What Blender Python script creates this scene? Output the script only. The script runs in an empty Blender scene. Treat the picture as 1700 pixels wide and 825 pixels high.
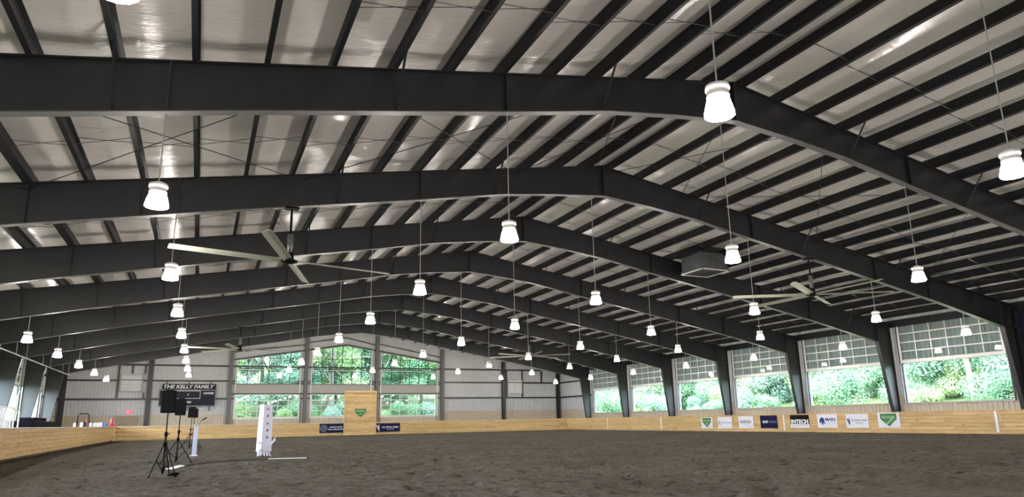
import bpy, bmesh, math, random
from mathutils import Vector, Matrix
R = math.radians
scene = bpy.context.scene
col = scene.collection

# ------------------------------------------------------------------ camera
FPX, CY = 1126.74, 441.469
CAM_H = 1.105
yaw, pitch, roll = R(24.497), R(12.782), R(-1.054)
Fv = Vector((math.sin(yaw) * math.cos(pitch), math.cos(yaw) * math.cos(pitch), math.sin(pitch)))
R0 = Vector((math.cos(yaw), -math.sin(yaw), 0)); U0 = R0.cross(Fv)
Rv = R0 * math.cos(roll) + U0 * math.sin(roll); Uv = -R0 * math.sin(roll) + U0 * math.cos(roll)
cd = bpy.data.cameras.new('camera'); cam = bpy.data.objects.new('camera', cd); col.objects.link(cam)
cd.sensor_width = 36.0; cd.lens = FPX / 1700 * 36; cd.shift_y = (CY - 412.5) / 1700
cd.clip_end = 600
cam.matrix_world = Matrix(((Rv.x, Uv.x, -Fv.x, 0), (Rv.y, Uv.y, -Fv.y, 0), (Rv.z, Uv.z, -Fv.z, CAM_H), (0, 0, 0, 1)))
scene.camera = cam

# ------------------------------------------------------------------ world (bright overcast sky) and exposure
SKY = 34.0
LAMP = 245.0
w = bpy.data.worlds.new('sky'); scene.world = w; w.use_nodes = True
bg = w.node_tree.nodes['Background']; bg.inputs[0].default_value = (0.74, 0.88, 1.0, 1); bg.inputs[1].default_value = SKY
scene.view_settings.view_transform = 'Standard'; scene.view_settings.look = 'None'
scene.view_settings.gamma = 1.0; scene.view_settings.exposure = 0.0
scene.view_settings.use_curve_mapping = False

# ------------------------------------------------------------------ plan of the building
L = 8.0; Y1 = 15.522; XA = 15.06
def FY(k): return Y1 + (k - 1) * L
YE = FY(9); KN = -2; YN = FY(KN) - L          # far end wall, first frame behind the camera, near end wall
XW = 27.8                                     # half width to the side walls
BL, BF, BR, BH = -6.146, 64.978, 35.627, 1.123  # kickboards
SL = 0.169
def zt(x): return 11.72 - SL * abs(x)         # top of the rafters
PUR = [0.5] + [2.0 + 1.52 * i for i in range(17)]
PD = 0.42
BOT = [(0, 10.365), (0.8, 10.29), (2.5, 10.13), (4.8, 9.84), (8.2, 9.2), (14.3, 8.13), (20.8, 6.92), (26.2, 5.79)]
def zb(x):
    x = abs(x)
    for (a, za), (b, zb_) in zip(BOT, BOT[1:]):
        if x <= b: return za + (zb_ - za) * (x - a) / (b - a)
    return BOT[-1][1]
ORD = {-2: 'far behind the camera', -1: 'behind the camera', 0: 'just above the camera', 1: 'nearest in view', 2: 'second from the front', 3: 'third from the front', 4: 'fourth from the front',
       5: 'fifth from the front', 6: 'sixth from the front', 7: 'seventh from the front', 8: 'last before the end wall'}

# ------------------------------------------------------------------ materials
MATS = {}
def mat(name, color, rough=0.7, metal=0.0, spec=0.5, var=0.12, scale=6.0, bump=0.0, bscale=30.0, stretch=(1, 1, 1), color2=None, detail=4, emit=None, coat=0):
    m = bpy.data.materials.new(name); m.use_nodes = True; nt = m.node_tree; b = nt.nodes['Principled BSDF']
    b.inputs['Roughness'].default_value = rough; b.inputs['Metallic'].default_value = metal
    b.inputs['Specular IOR Level'].default_value = spec
    if emit:
        b.inputs['Emission Color'].default_value = (*emit[0], 1); b.inputs['Emission Strength'].default_value = emit[1]
    tc = nt.nodes.new('ShaderNodeTexCoord'); mp = nt.nodes.new('ShaderNodeMapping'); mp.inputs['Scale'].default_value = stretch
    nt.links.new(tc.outputs['Object'], mp.inputs[0])
    n = nt.nodes.new('ShaderNodeTexNoise'); n.inputs['Scale'].default_value = scale; n.inputs['Detail'].default_value = detail
    nt.links.new(mp.outputs[0], n.inputs['Vector'])
    r = nt.nodes.new('ShaderNodeValToRGB')
    c2 = color2 or tuple(min(1, c * (1 + var)) for c in color)
    c1 = color if color2 else tuple(c * (1 - var) for c in color)
    r.color_ramp.elements[0].position = 0.3; r.color_ramp.elements[1].position = 0.7
    r.color_ramp.elements[0].color = (*c1, 1); r.color_ramp.elements[1].color = (*c2, 1)
    nt.links.new(n.outputs['Fac'], r.inputs[0]); nt.links.new(r.outputs[0], b.inputs['Base Color'])
    if bump:
        n2 = nt.nodes.new('ShaderNodeTexNoise'); n2.inputs['Scale'].default_value = bscale; n2.inputs['Detail'].default_value = 5
        nt.links.new(mp.outputs[0], n2.inputs['Vector'])
        bp = nt.nodes.new('ShaderNodeBump'); bp.inputs['Strength'].default_value = bump; bp.inputs['Distance'].default_value = 0.03
        nt.links.new(n2.outputs['Fac'], bp.inputs['Height']); nt.links.new(bp.outputs[0], b.inputs['Normal'])
    MATS[name] = m
    return m
M_steel = mat('dark_painted_steel', (0.015, 0.015, 0.017), 0.40, 0, 0.5, 0.18, 3)
M_purlin = mat('dark_purlin_steel', (0.008, 0.008, 0.010), 0.5, 0, 0.22, 0.15, 3)
M_flange_lit = mat('lamplit_flange_steel', (0.060, 0.060, 0.060), 0.42, 0, 0.4, 0.15, 4)  # lighter copy of the frame steel, lamp light from below in its colour
M_endcol = mat('grey_column_steel', (0.11, 0.11, 0.115), 0.5, 0, 0.5, 0.15, 3)
M_siding = mat('pale_grey_siding', (0.47, 0.475, 0.48), 0.38, 0, 0.5, 0.06, 2)
M_wains = mat('tan_siding', (0.47, 0.39, 0.29), 0.45, 0, 0.5, 0.06, 2)
M_panel = mat('beige_panel', (0.40, 0.38, 0.34), 0.5, 0, 0.4, 0.05, 2)
M_doorfr = mat('pale_aluminium', (0.60, 0.585, 0.55), 0.4, 0.2, 0.5, 0.05, 4)
M_white = mat('white_paint', (0.75, 0.75, 0.76), 0.45, 0, 0.5, 0.04, 5)
M_rod = mat('galvanised_rod', (0.40, 0.40, 0.40), 0.4, 0.4, 0.5, 0.08, 5)
M_black = mat('black_plastic', (0.003, 0.003, 0.004), 0.6, 0, 0.06, 0.2, 8)
M_blackm = mat('black_metal', (0.004, 0.004, 0.005), 0.5, 0, 0.12, 0.2, 8)
M_cloth = mat('black_cloth', (0.008, 0.008, 0.014), 0.95, 0, 0.1, 0.2, 8)
M_blade = mat('pale_fan_blade', (0.42, 0.42, 0.36), 0.4, 0.2, 0.5, 0.05, 4)
M_galv = mat('galvanised_sheet', (0.12, 0.125, 0.13), 0.4, 0.5, 0.5, 0.25, 2.5)
M_navy = mat('navy_vinyl', (0.009, 0.010, 0.048), 0.6, 0, 0.1, 0.1, 5)
M_bvinyl = mat('black_vinyl', (0.006, 0.006, 0.007), 0.6, 0, 0.1, 0.1, 5)
M_wvinyl = mat('white_vinyl', (0.72, 0.71, 0.76), 0.5, 0, 0.4, 0.05, 4)
M_green = mat('green_vinyl', (0.045, 0.20, 0.05), 0.5, 0, 0.4, 0.15, 5)
M_dgreen = mat('dark_green_print', (0.015, 0.05, 0.015), 0.5, 0, 0.4, 0.15, 5)
M_lgreen = mat('pale_green_print', (0.42, 0.62, 0.40), 0.5, 0, 0.4, 0.08, 5)
M_pwhite = mat('white_print', (0.80, 0.80, 0.82), 0.5, 0, 0.4, 0.03, 5)
M_pblue = mat('blue_print', (0.015, 0.03, 0.20), 0.5, 0, 0.4, 0.1, 5)
M_pviolet = mat('pale_violet_print', (0.32, 0.30, 0.48), 0.5, 0, 0.4, 0.1, 5)
M_pgrey = mat('grey_print', (0.30, 0.31, 0.40), 0.5, 0, 0.4, 0.1, 5)
M_pred = mat('red_print', (0.50, 0.22, 0.30), 0.5, 0, 0.4, 0.1, 5)
M_red = mat('red_plastic', (0.55, 0.02, 0.03), 0.4, 0, 0.5, 0.1, 5)
M_blue = mat('blue_plastic', (0.03, 0.06, 0.32), 0.4, 0, 0.5, 0.1, 5)
M_orange = mat('orange_paint', (0.55, 0.12, 0.02), 0.4, 0, 0.5, 0.1, 5)
M_foam = mat('white_fabric', (0.72, 0.70, 0.82), 0.8, 0, 0.2, 0.04, 7, 0.2, 18)
M_score = mat('scoreboard_face', (0.007, 0.007, 0.016), 0.5, 0, 0.2, 0.15, 5)
M_trunk = mat('pale_bark', (0.20, 0.175, 0.155), 0.9, 0, 0.1, 0.3, 3, 0.5, 8)
M_grass = mat('rough_grass', (0.045, 0.075, 0.022), 0.9, 0, 0.1, 0.5, 0.8, 0.6, 5, color2=(0.09, 0.125, 0.05))
M_exit = mat('exit_sign_face', (0.7, 0.05, 0.08), 0.4, 0, 0.5, 0.05, 5, emit=((1.0, 0.10, 0.16), 0.9))
M_doorw = mat('brown_door', (0.30, 0.22, 0.15), 0.6, 0, 0.4, 0.1, 2)
LEAF = [mat('leaf_bright', (0.114, 0.206, 0.063), 0.6, 0, 0.3, 0.3, 0.5, color2=(0.320, 0.389, 0.195)),
        mat('leaf_mid', (0.058, 0.154, 0.074), 0.6, 0, 0.3, 0.3, 0.5, color2=(0.206, 0.332, 0.183)),
        mat('leaf_teal', (0.074, 0.166, 0.109), 0.6, 0, 0.3, 0.3, 0.5, color2=(0.262, 0.366, 0.285))]

def wood_mat():
    m = bpy.data.materials.new('pine_plank'); m.use_nodes = True; nt = m.node_tree; b = nt.nodes['Principled BSDF']
    b.inputs['Roughness'].default_value = 0.55; b.inputs['Specular IOR Level'].default_value = 0.35
    tc = nt.nodes.new('ShaderNodeTexCoord'); oi = nt.nodes.new('ShaderNodeObjectInfo')
    mp = nt.nodes.new('ShaderNodeMapping'); mp.inputs['Scale'].default_value = (0.5, 0.5, 9)
    nt.links.new(tc.outputs['Object'], mp.inputs[0])
    ad = nt.nodes.new('ShaderNodeVectorMath'); ad.operation = 'ADD'
    mu = nt.nodes.new('ShaderNodeMath'); mu.operation = 'MULTIPLY'; mu.inputs[1].default_value = 57.0
    nt.links.new(oi.outputs['Random'], mu.inputs[0]); nt.links.new(mp.outputs[0], ad.inputs[0]); nt.links.new(mu.outputs[0], ad.inputs[1])
    n = nt.nodes.new('ShaderNodeTexNoise'); n.inputs['Scale'].default_value = 2.2; n.inputs['Detail'].default_value = 6; n.inputs['Distortion'].default_value = 0.6
    nt.links.new(ad.outputs[0], n.inputs['Vector'])
    r = nt.nodes.new('ShaderNodeValToRGB'); e = r.color_ramp.elements
    e[0].position = 0.25; e[0].color = (0.42, 0.25, 0.10, 1); e[1].position = 0.62; e[1].color = (0.65, 0.445, 0.205, 1)
    nt.links.new(n.outputs['Fac'], r.inputs[0])
    # per plank tone
    hs = nt.nodes.new('ShaderNodeHueSaturation')
    mr = nt.nodes.new('ShaderNodeMapRange'); mr.inputs[3].default_value = 0.86; mr.inputs[4].default_value = 1.12
    nt.links.new(oi.outputs['Random'], mr.inputs[0]); nt.links.new(mr.outputs[0], hs.inputs['Value']); nt.links.new(r.outputs[0], hs.inputs['Color'])
    # knots
    v = nt.nodes.new('ShaderNodeTexVoronoi'); v.inputs['Scale'].default_value = 1.5
    mp2 = nt.nodes.new('ShaderNodeMapping'); mp2.inputs['Scale'].default_value = (0.8, 0.8, 2.2); nt.links.new(tc.outputs['Object'], mp2.inputs[0])
    ad2 = nt.nodes.new('ShaderNodeVectorMath'); ad2.operation = 'ADD'; nt.links.new(mp2.outputs[0], ad2.inputs[0]); nt.links.new(mu.outputs[0], ad2.inputs[1])
    nt.links.new(ad2.outputs[0], v.inputs['Vector'])
    kr = nt.nodes.new('ShaderNodeValToRGB'); kr.color_ramp.elements[0].position = 0.05; kr.color_ramp.elements[0].color = (1, 1, 1, 1); kr.color_ramp.elements[1].position = 0.11; kr.color_ramp.elements[1].color = (0, 0, 0, 1)
    nt.links.new(v.outputs['Distance'], kr.inputs[0])
    mx = nt.nodes.new('ShaderNodeMix'); mx.data_type = 'RGBA'; nt.links.new(kr.outputs[0], mx.inputs[0]); nt.links.new(hs.outputs[0], mx.inputs[6]); mx.inputs[7].default_value = (0.20, 0.10, 0.04, 1)
    nt.links.new(mx.outputs[2], b.inputs['Base Color'])
    return m
M_wood = wood_mat()
M_cap = mat('pale_cap_board', (0.68, 0.56, 0.42), 0.55, 0, 0.4, 0.12, 2, stretch=(1, 1, 1))

def dirt_mat():
    m = bpy.data.materials.new('sand_footing'); m.use_nodes = True; nt = m.node_tree; b = nt.nodes['Principled BSDF']
    b.inputs['Roughness'].default_value = 0.95; b.inputs['Specular IOR Level'].default_value = 0.1
    tc = nt.nodes.new('ShaderNodeTexCoord')
    n = nt.nodes.new('ShaderNodeTexNoise'); n.inputs['Scale'].default_value = 0.35; n.inputs['Detail'].default_value = 8; n.inputs['Roughness'].default_value = 0.65
    nt.links.new(tc.outputs['Object'], n.inputs['Vector'])
    r = nt.nodes.new('ShaderNodeValToRGB'); e = r.color_ramp.elements
    e[0].position = 0.3; e[0].color = (0.094, 0.081, 0.064, 1); e[1].position = 0.7; e[1].color = (0.158, 0.142, 0.121, 1)
    nt.links.new(n.outputs['Fac'], r.inputs[0])
    # crumbs of lighter and darker material
    n2 = nt.nodes.new('ShaderNodeTexNoise'); n2.inputs['Scale'].default_value = 9; n2.inputs['Detail'].default_value = 6; n2.inputs['Roughness'].default_value = 0.7
    nt.links.new(tc.outputs['Object'], n2.inputs['Vector'])
    r2 = nt.nodes.new('ShaderNodeValToRGB'); r2.color_ramp.elements[0].position = 0.35; r2.color_ramp.elements[0].color = (0.62, 0.60, 0.58, 1); r2.color_ramp.elements[1].position = 0.68; r2.color_ramp.elements[1].color = (1.25, 1.22, 1.18, 1)
    nt.links.new(n2.outputs['Fac'], r2.inputs[0])
    mx = nt.nodes.new('ShaderNodeMix'); mx.data_type = 'RGBA'; mx.blend_type = 'MULTIPLY'; mx.inputs[0].default_value = 1.0
    sp_ = nt.nodes.new('ShaderNodeSeparateXYZ'); nt.links.new(tc.outputs['Object'], sp_.inputs[0])
    def mth(op, a_, b_=None, c_=None):
        q = nt.nodes.new('ShaderNodeMath'); q.operation = op
        for i_, v_ in enumerate((a_, b_, c_)):
            if v_ is None: continue
            if isinstance(v_, (int, float)): q.inputs[i_].default_value = v_
            else: nt.links.new(v_, q.inputs[i_])
        return q.outputs[0]
    edge = mth('MAXIMUM', mth('MULTIPLY_ADD', sp_.outputs['Y'], -0.072, -2.60), -5.15)      # darker brown strip by the left boards, narrows with distance
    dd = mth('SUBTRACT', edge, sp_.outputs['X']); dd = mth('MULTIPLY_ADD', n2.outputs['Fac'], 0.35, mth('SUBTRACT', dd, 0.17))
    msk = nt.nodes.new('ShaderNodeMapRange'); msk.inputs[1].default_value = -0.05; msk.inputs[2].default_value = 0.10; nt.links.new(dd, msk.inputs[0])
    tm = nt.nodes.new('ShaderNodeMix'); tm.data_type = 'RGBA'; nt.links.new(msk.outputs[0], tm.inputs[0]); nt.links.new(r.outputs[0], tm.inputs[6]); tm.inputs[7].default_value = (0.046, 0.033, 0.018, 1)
    n5 = nt.nodes.new('ShaderNodeTexNoise'); n5.inputs['Scale'].default_value = 3.4; n5.inputs['Detail'].default_value = 3; nt.links.new(tc.outputs['Object'], n5.inputs['Vector'])
    r5 = nt.nodes.new('ShaderNodeValToRGB'); r5.color_ramp.elements[0].position = 0.58; r5.color_ramp.elements[0].color = (1, 1, 1, 1); r5.color_ramp.elements[1].position = 0.66; r5.color_ramp.elements[1].color = (0.45, 0.43, 0.40, 1)
    nt.links.new(n5.outputs['Fac'], r5.inputs[0])
    m5 = nt.nodes.new('ShaderNodeMix'); m5.data_type = 'RGBA'; m5.blend_type = 'MULTIPLY'; m5.inputs[0].default_value = 1.0
    nt.links.new(tm.outputs[2], m5.inputs[6]); nt.links.new(r5.outputs[0], m5.inputs[7])
    nt.links.new(m5.outputs[2], mx.inputs[6]); nt.links.new(r2.outputs[0], mx.inputs[7]); nt.links.new(mx.outputs[2], b.inputs['Base Color'])
    n3 = nt.nodes.new('ShaderNodeTexNoise'); n3.inputs['Scale'].default_value = 4.5; n3.inputs['Detail'].default_value = 7; n3.inputs['Roughness'].default_value = 0.7
    nt.links.new(tc.outputs['Object'], n3.inputs['Vector'])
    bp = nt.nodes.new('ShaderNodeBump'); bp.inputs['Strength'].default_value = 0.9; bp.inputs['Distance'].default_value = 0.10
    nt.links.new(n3.outputs['Fac'], bp.inputs['Height']); nt.links.new(bp.outputs[0], b.inputs['Normal'])
    return m
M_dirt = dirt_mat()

def blanket_mat():
    m = bpy.data.materials.new('white_vinyl_insulation'); m.use_nodes = True; nt = m.node_tree; b = nt.nodes['Principled BSDF']
    b.inputs['Roughness'].default_value = 0.17; b.inputs['Specular IOR Level'].default_value = 0.9
    tc = nt.nodes.new('ShaderNodeTexCoord')
    mp = nt.nodes.new('ShaderNodeMapping'); mp.inputs['Scale'].default_value = (1.0, 7.0, 1.0)
    nt.links.new(tc.outputs['Object'], mp.inputs[0])
    n = nt.nodes.new('ShaderNodeTexNoise'); n.inputs['Scale'].default_value = 1.6; n.inputs['Detail'].default_value = 4; n.inputs['Distortion'].default_value = 0.9
    nt.links.new(mp.outputs[0], n.inputs['Vector'])
    sx = nt.nodes.new('ShaderNodeSeparateXYZ'); nt.links.new(tc.outputs['Object'], sx.inputs[0])
    sb_ = nt.nodes.new('ShaderNodeMath'); sb_.operation = 'SUBTRACT'; sb_.inputs[1].default_value = Y1; nt.links.new(sx.outputs['Y'], sb_.inputs[0])
    pp = nt.nodes.new('ShaderNodeMath'); pp.operation = 'PINGPONG'; pp.inputs[1].default_value = L / 2; nt.links.new(sb_.outputs[0], pp.inputs[0])
    mr = nt.nodes.new('ShaderNodeMapRange'); mr.inputs[1].default_value = 0.0; mr.inputs[2].default_value = 2.6; mr.inputs[3].default_value = 1.0; mr.inputs[4].default_value = 0.28; nt.links.new(pp.outputs[0], mr.inputs[0])
    n2 = nt.nodes.new('ShaderNodeTexNoise'); n2.inputs['Scale'].default_value = 0.5; nt.links.new(tc.outputs['Object'], n2.inputs['Vector'])
    r = nt.nodes.new('ShaderNodeValToRGB'); r.color_ramp.elements[0].color = (0.54, 0.52, 0.49, 1); r.color_ramp.elements[1].color = (0.66, 0.63, 0.595, 1)
    nt.links.new(n2.outputs['Fac'], r.inputs[0]); nt.links.new(r.outputs[0], b.inputs['Base Color'])
    bp = nt.nodes.new('ShaderNodeBump'); bp.inputs['Distance'].default_value = 0.045; nt.links.new(mr.outputs[0], bp.inputs['Strength'])
    nt.links.new(n.outputs['Fac'], bp.inputs['Height']); nt.links.new(bp.outputs[0], b.inputs['Normal'])
    return m
M_blanket = blanket_mat()

def glass_mat():
    m = bpy.data.materials.new('clear_glass'); m.use_nodes = True; nt = m.node_tree
    nt.nodes.remove(nt.nodes['Principled BSDF'])
    out = nt.nodes['Material Output']
    t = nt.nodes.new('ShaderNodeBsdfTransparent'); t.inputs[0].default_value = (0.78, 0.83, 0.82, 1)
    g = nt.nodes.new('ShaderNodeBsdfGlossy'); g.inputs['Roughness'].default_value = 0.02
    lw = nt.nodes.new('ShaderNodeLayerWeight'); lw.inputs[0].default_value = 0.5
    pw = nt.nodes.new('ShaderNodeMath'); pw.operation = 'POWER'; pw.inputs[1].default_value = 5.0; nt.links.new(lw.outputs['Facing'], pw.inputs[0])
    n = nt.nodes.new('ShaderNodeTexNoise'); n.inputs['Scale'].default_value = 0.7
    bp = nt.nodes.new('ShaderNodeBump'); bp.inputs['Strength'].default_value = 0.03; nt.links.new(n.outputs['Fac'], bp.inputs['Height']); nt.links.new(bp.outputs[0], g.inputs['Normal'])
    mx = nt.nodes.new('ShaderNodeMixShader')
    mu = nt.nodes.new('ShaderNodeMath'); mu.operation = 'MULTIPLY_ADD'; mu.inputs[1].default_value = 0.55; mu.inputs[2].default_value = 0.015; mu.use_clamp = True
    nt.links.new(pw.outputs[0], mu.inputs[0]); nt.links.new(mu.outputs[0], mx.inputs[0])
    nt.links.new(t.outputs[0], mx.inputs[1]); nt.links.new(g.outputs[0], mx.inputs[2]); nt.links.new(mx.outputs[0], out.inputs[0])
    return m
M_glass = glass_mat()

def acrylic_mat():
    m = bpy.data.materials.new('clear_acrylic'); m.use_nodes = True; nt = m.node_tree; b = nt.nodes['Principled BSDF']
    b.inputs['Base Color'].default_value = (0.70, 0.74, 0.90, 1); b.inputs['Alpha'].default_value = 0.6; b.inputs['Roughness'].default_value = 0.12
    n = nt.nodes.new('ShaderNodeTexNoise'); n.inputs['Scale'].default_value = 3
    return m
M_acrylic = acrylic_mat()

def lamp_mat(nm, st):
    m = bpy.data.materials.new(nm); m.use_nodes = True; nt = m.node_tree; b = nt.nodes['Principled BSDF']
    b.inputs['Base Color'].default_value = (0.9, 0.88, 0.85, 1)
    b.inputs['Emission Color'].default_value = (1.0, 0.93, 0.86, 1); b.inputs['Emission Strength'].default_value = st
    return m
M_lamp = lamp_mat('glowing_refractor', LAMP); M_lens = lamp_mat('glowing_lens', LAMP * 0.28)
M_lampcap = mat('lamp_housing', (0.75, 0.73, 0.72), 0.4, 0, 0.5, 0.05, 6)

# ------------------------------------------------------------------ mesh helpers
class MB:
    def __init__(s): s.v = []; s.f = []
    def add(s, vs, fs):
        o = len(s.v); s.v += [tuple(v) for v in vs]; s.f += [tuple(i + o for i in f) for f in fs]; return s
    def box(s, x0, x1, y0, y1, z0, z1):
        vs = [(x0, y0, z0), (x1, y0, z0), (x1, y1, z0), (x0, y1, z0), (x0, y0, z1), (x1, y0, z1), (x1, y1, z1), (x0, y1, z1)]
        return s.add(vs, [(0, 3, 2, 1), (4, 5, 6, 7), (0, 1, 5, 4), (1, 2, 6, 5), (2, 3, 7, 6), (3, 0, 4, 7)])
    def bar(s, a, b, w, h=None, up=(0, 0, 1)):
        h = h or w; a = Vector(a); b = Vector(b); d = (b - a).normalized(); u = Vector(up)
        if abs(d.dot(u)) > 0.99: u = Vector((0, 1, 0))
        x = d.cross(u).normalized() * w / 2; z = x.cross(d).normalized() * h / 2
        vs = [a - x - z, a + x - z, a + x + z, a - x + z, b - x - z, b + x - z, b + x + z, b - x + z]
        return s.add(vs, [(0, 1, 2, 3), (7, 6, 5, 4), (0, 4, 5, 1), (1, 5, 6, 2), (2, 6, 7, 3), (3, 7, 4, 0)])
    def tube(s, pts, r, n=8):
        pts = [Vector(p) for p in pts]; rs = r if isinstance(r, (list, tuple)) else [r] * len(pts)
        rings = []
        for i, p in enumerate(pts):
            d = (pts[min(i + 1, len(pts) - 1)] - pts[max(i - 1, 0)]).normalized()
            u = Vector((0, 0, 1)) if abs(d.z) < 0.9 else Vector((1, 0, 0))
            x = d.cross(u).normalized(); y = d.cross(x)
            rings.append([p + (x * math.cos(2 * math.pi * k / n) + y * math.sin(2 * math.pi * k / n)) * rs[i] for k in range(n)])
        vs = [v for ring in rings for v in ring]; fs = []
        for i in range(len(pts) - 1):
            for k in range(n):
                a = i * n + k; b = i * n + (k + 1) % n; fs.append((a, a + n, b + n, b))
        fs.append(tuple(range(n))); fs.append(tuple(reversed(range((len(pts) - 1) * n, len(pts) * n))))
        return s.add(vs, fs)
    def lathe(s, prof, n=16, c=(0, 0, 0)):
        vs = []; fs = []
        for r, z in prof:
            for k in range(n):
                a = 2 * math.pi * k / n; vs.append((c[0] + r * math.cos(a), c[1] + r * math.sin(a), c[2] + z))
        for i in range(len(prof) - 1):
            for k in range(n):
                a = i * n + k; b = i * n + (k + 1) % n; fs.append((a, b, b + n, a + n))
        fs.append(tuple(reversed(range(n)))); fs.append(tuple(range((len(prof) - 1) * n, len(prof) * n)))
        return s.add(vs, fs)
    def prism(s, poly, axis, a, b):
        """poly: list of 2d points; extruded along axis from a to b"""
        def P(u, v, t): return {'x': (t, u, v), 'y': (u, t, v), 'z': (u, v, t)}[axis]
        n = len(poly); vs = [P(u, v, a) for u, v in poly] + [P(u, v, b) for u, v in poly]
        fs = [tuple(range(n)), tuple(reversed(range(n, 2 * n)))] + [(i, (i + 1) % n + 0, (i + 1) % n + n, i + n) for i in range(n)]
        return s.add(vs, fs)
    def mesh(s, name):
        me = bpy.data.meshes.new(name); me.from_pydata(s.v, [], s.f); me.update()
        bm = bmesh.new(); bm.from_mesh(me); bmesh.ops.recalc_face_normals(bm, faces=bm.faces); bm.to_mesh(me); bm.free()
        return me
    def build(s, name, m, parent=None, smooth=False, loc=None):
        return mk(name, s.mesh(name), m, parent, smooth, loc)
def mk(name, me, m, parent=None, smooth=False, loc=None):
    if m and not me.materials: me.materials.append(m)
    if smooth:
        for p in me.polygons: p.use_smooth = True
    o = bpy.data.objects.new(name, me); col.objects.link(o); o.parent = parent
    if loc: o.location = loc
    return o
def empty(name, loc=(0, 0, 0), rz=0):
    o = bpy.data.objects.new(name, None); col.objects.link(o); o.location = loc; o.rotation_euler = (0, 0, rz); o.empty_display_size = 0.2
    return o
def tag(o, label=None, cat=None, group=None, kind=None):
    if label: o['label'] = label
    if cat: o['category'] = cat
    if group: o['group'] = group
    if kind: o['kind'] = kind
    return o
CH = {}
def copy_tree(o, parent=None):
    c = o.copy(); col.objects.link(c); c.parent = parent
    for ch in CH.get(o.name, []): copy_tree(ch, c)
    return c
def index_children():
    CH.clear()
    for o in bpy.data.objects:
        if o.parent: CH.setdefault(o.parent.name, []).append(o)
def bevel(o, w=0.02, seg=2):
    bm = bmesh.new(); bm.from_mesh(o.data); bmesh.ops.bevel(bm, geom=bm.edges[:], offset=w, segments=seg, affect='EDGES', profile=0.5); bm.to_mesh(o.data); bm.free()
    return o

def ribbed(mb, u0, u1, zlo, zhi, place, pitch=0.3, d=0.03):
    """ribbed metal sheet between u0 and u1; zlo, zhi functions of u; place(u, depth, z) -> point"""
    us = []
    i0 = math.floor(u0 / pitch) - 1; i1 = math.ceil(u1 / pitch) + 1
    prof = [(0, 0), (0.19, 0), (0.21, d), (0.28, d)]
    pts = [(i * pitch + a, b) for i in range(i0, i1) for a, b in prof]
    def dep(u):
        for (a, x), (b, y) in zip(pts, pts[1:]):
            if a <= u <= b: return x + (y - x) * (u - a) / (b - a)
        return 0
    seq = [(u0, dep(u0))] + [q for q in pts if u0 + 1e-4 < q[0] < u1 - 1e-4] + [(u1, dep(u1))]
    vs = []; fs = []
    for u, dd in seq: vs += [place(u, dd, zlo(u)), place(u, dd, zhi(u))]
    for i in range(len(seq) - 1): fs.append((2 * i, 2 * i + 2, 2 * i + 3, 2 * i + 1))
    mb.add(vs, fs)
C_ = lambda v: (lambda u: v)

# ------------------------------------------------------------------ floor
random.seed(4)
from mathutils import noise as MN
def floor_h(x, y):
    # raked sand with hoof marks
    q = Vector((x * 2.6, y * 2.6, 0.3))
    h = 0.034 * MN.noise(q) + 0.034 * MN.noise(q * 2.3) + 0.035 * MN.noise(Vector((x * 0.25, y * 0.25, 2)))
    c = MN.noise(Vector((x * 2.1 + 9, y * 1.6, 5)))
    if c > 0.2: h -= 0.26 * (c - 0.2)
    return h
mb = MB()
ys = []; y = 6.5
while y < 44: ys.append(y); y += 0.055 + (y - 6.5) * 0.0075
ys += [48, 54, 60, BF + 0.3]
xs = []; x = BL - 0.2
while x < BR: xs.append(x); x += 0.10 if x < 20 else 0.16
xs.append(BR + 0.2)
nx = len(xs)
vs = [(x, y, floor_h(x, y) if 7 < y < 44 and BL + 0.1 < x < BR - 0.1 else 0.0) for y in ys for x in xs]
fs = [(j * nx + i, j * nx + i + 1, (j + 1) * nx + i + 1, (j + 1) * nx + i) for j in range(len(ys) - 1) for i in range(nx - 1)]
me = bpy.data.meshes.new('floor'); me.from_pydata(vs, [], fs); me.update()
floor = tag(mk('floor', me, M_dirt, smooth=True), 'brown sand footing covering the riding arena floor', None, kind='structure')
mb = MB()
x0, x1 = XA - XW, XA + XW
mb.box(x0, BL - 0.2, YN, YE, -0.3, -0.02).box(BR + 0.2, x1, YN, YE, -0.3, -0.02).box(BL - 0.2, BR + 0.2, YN, 6.5, -0.3, -0.001).box(BL - 0.2, BR + 0.2, BF + 0.3, YE, -0.3, -0.02).box(BL - 0.2, BR + 0.2, 6.5, BF + 0.3, -0.3, -0.2)
mb.build('walkway', M_dirt, floor)

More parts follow.
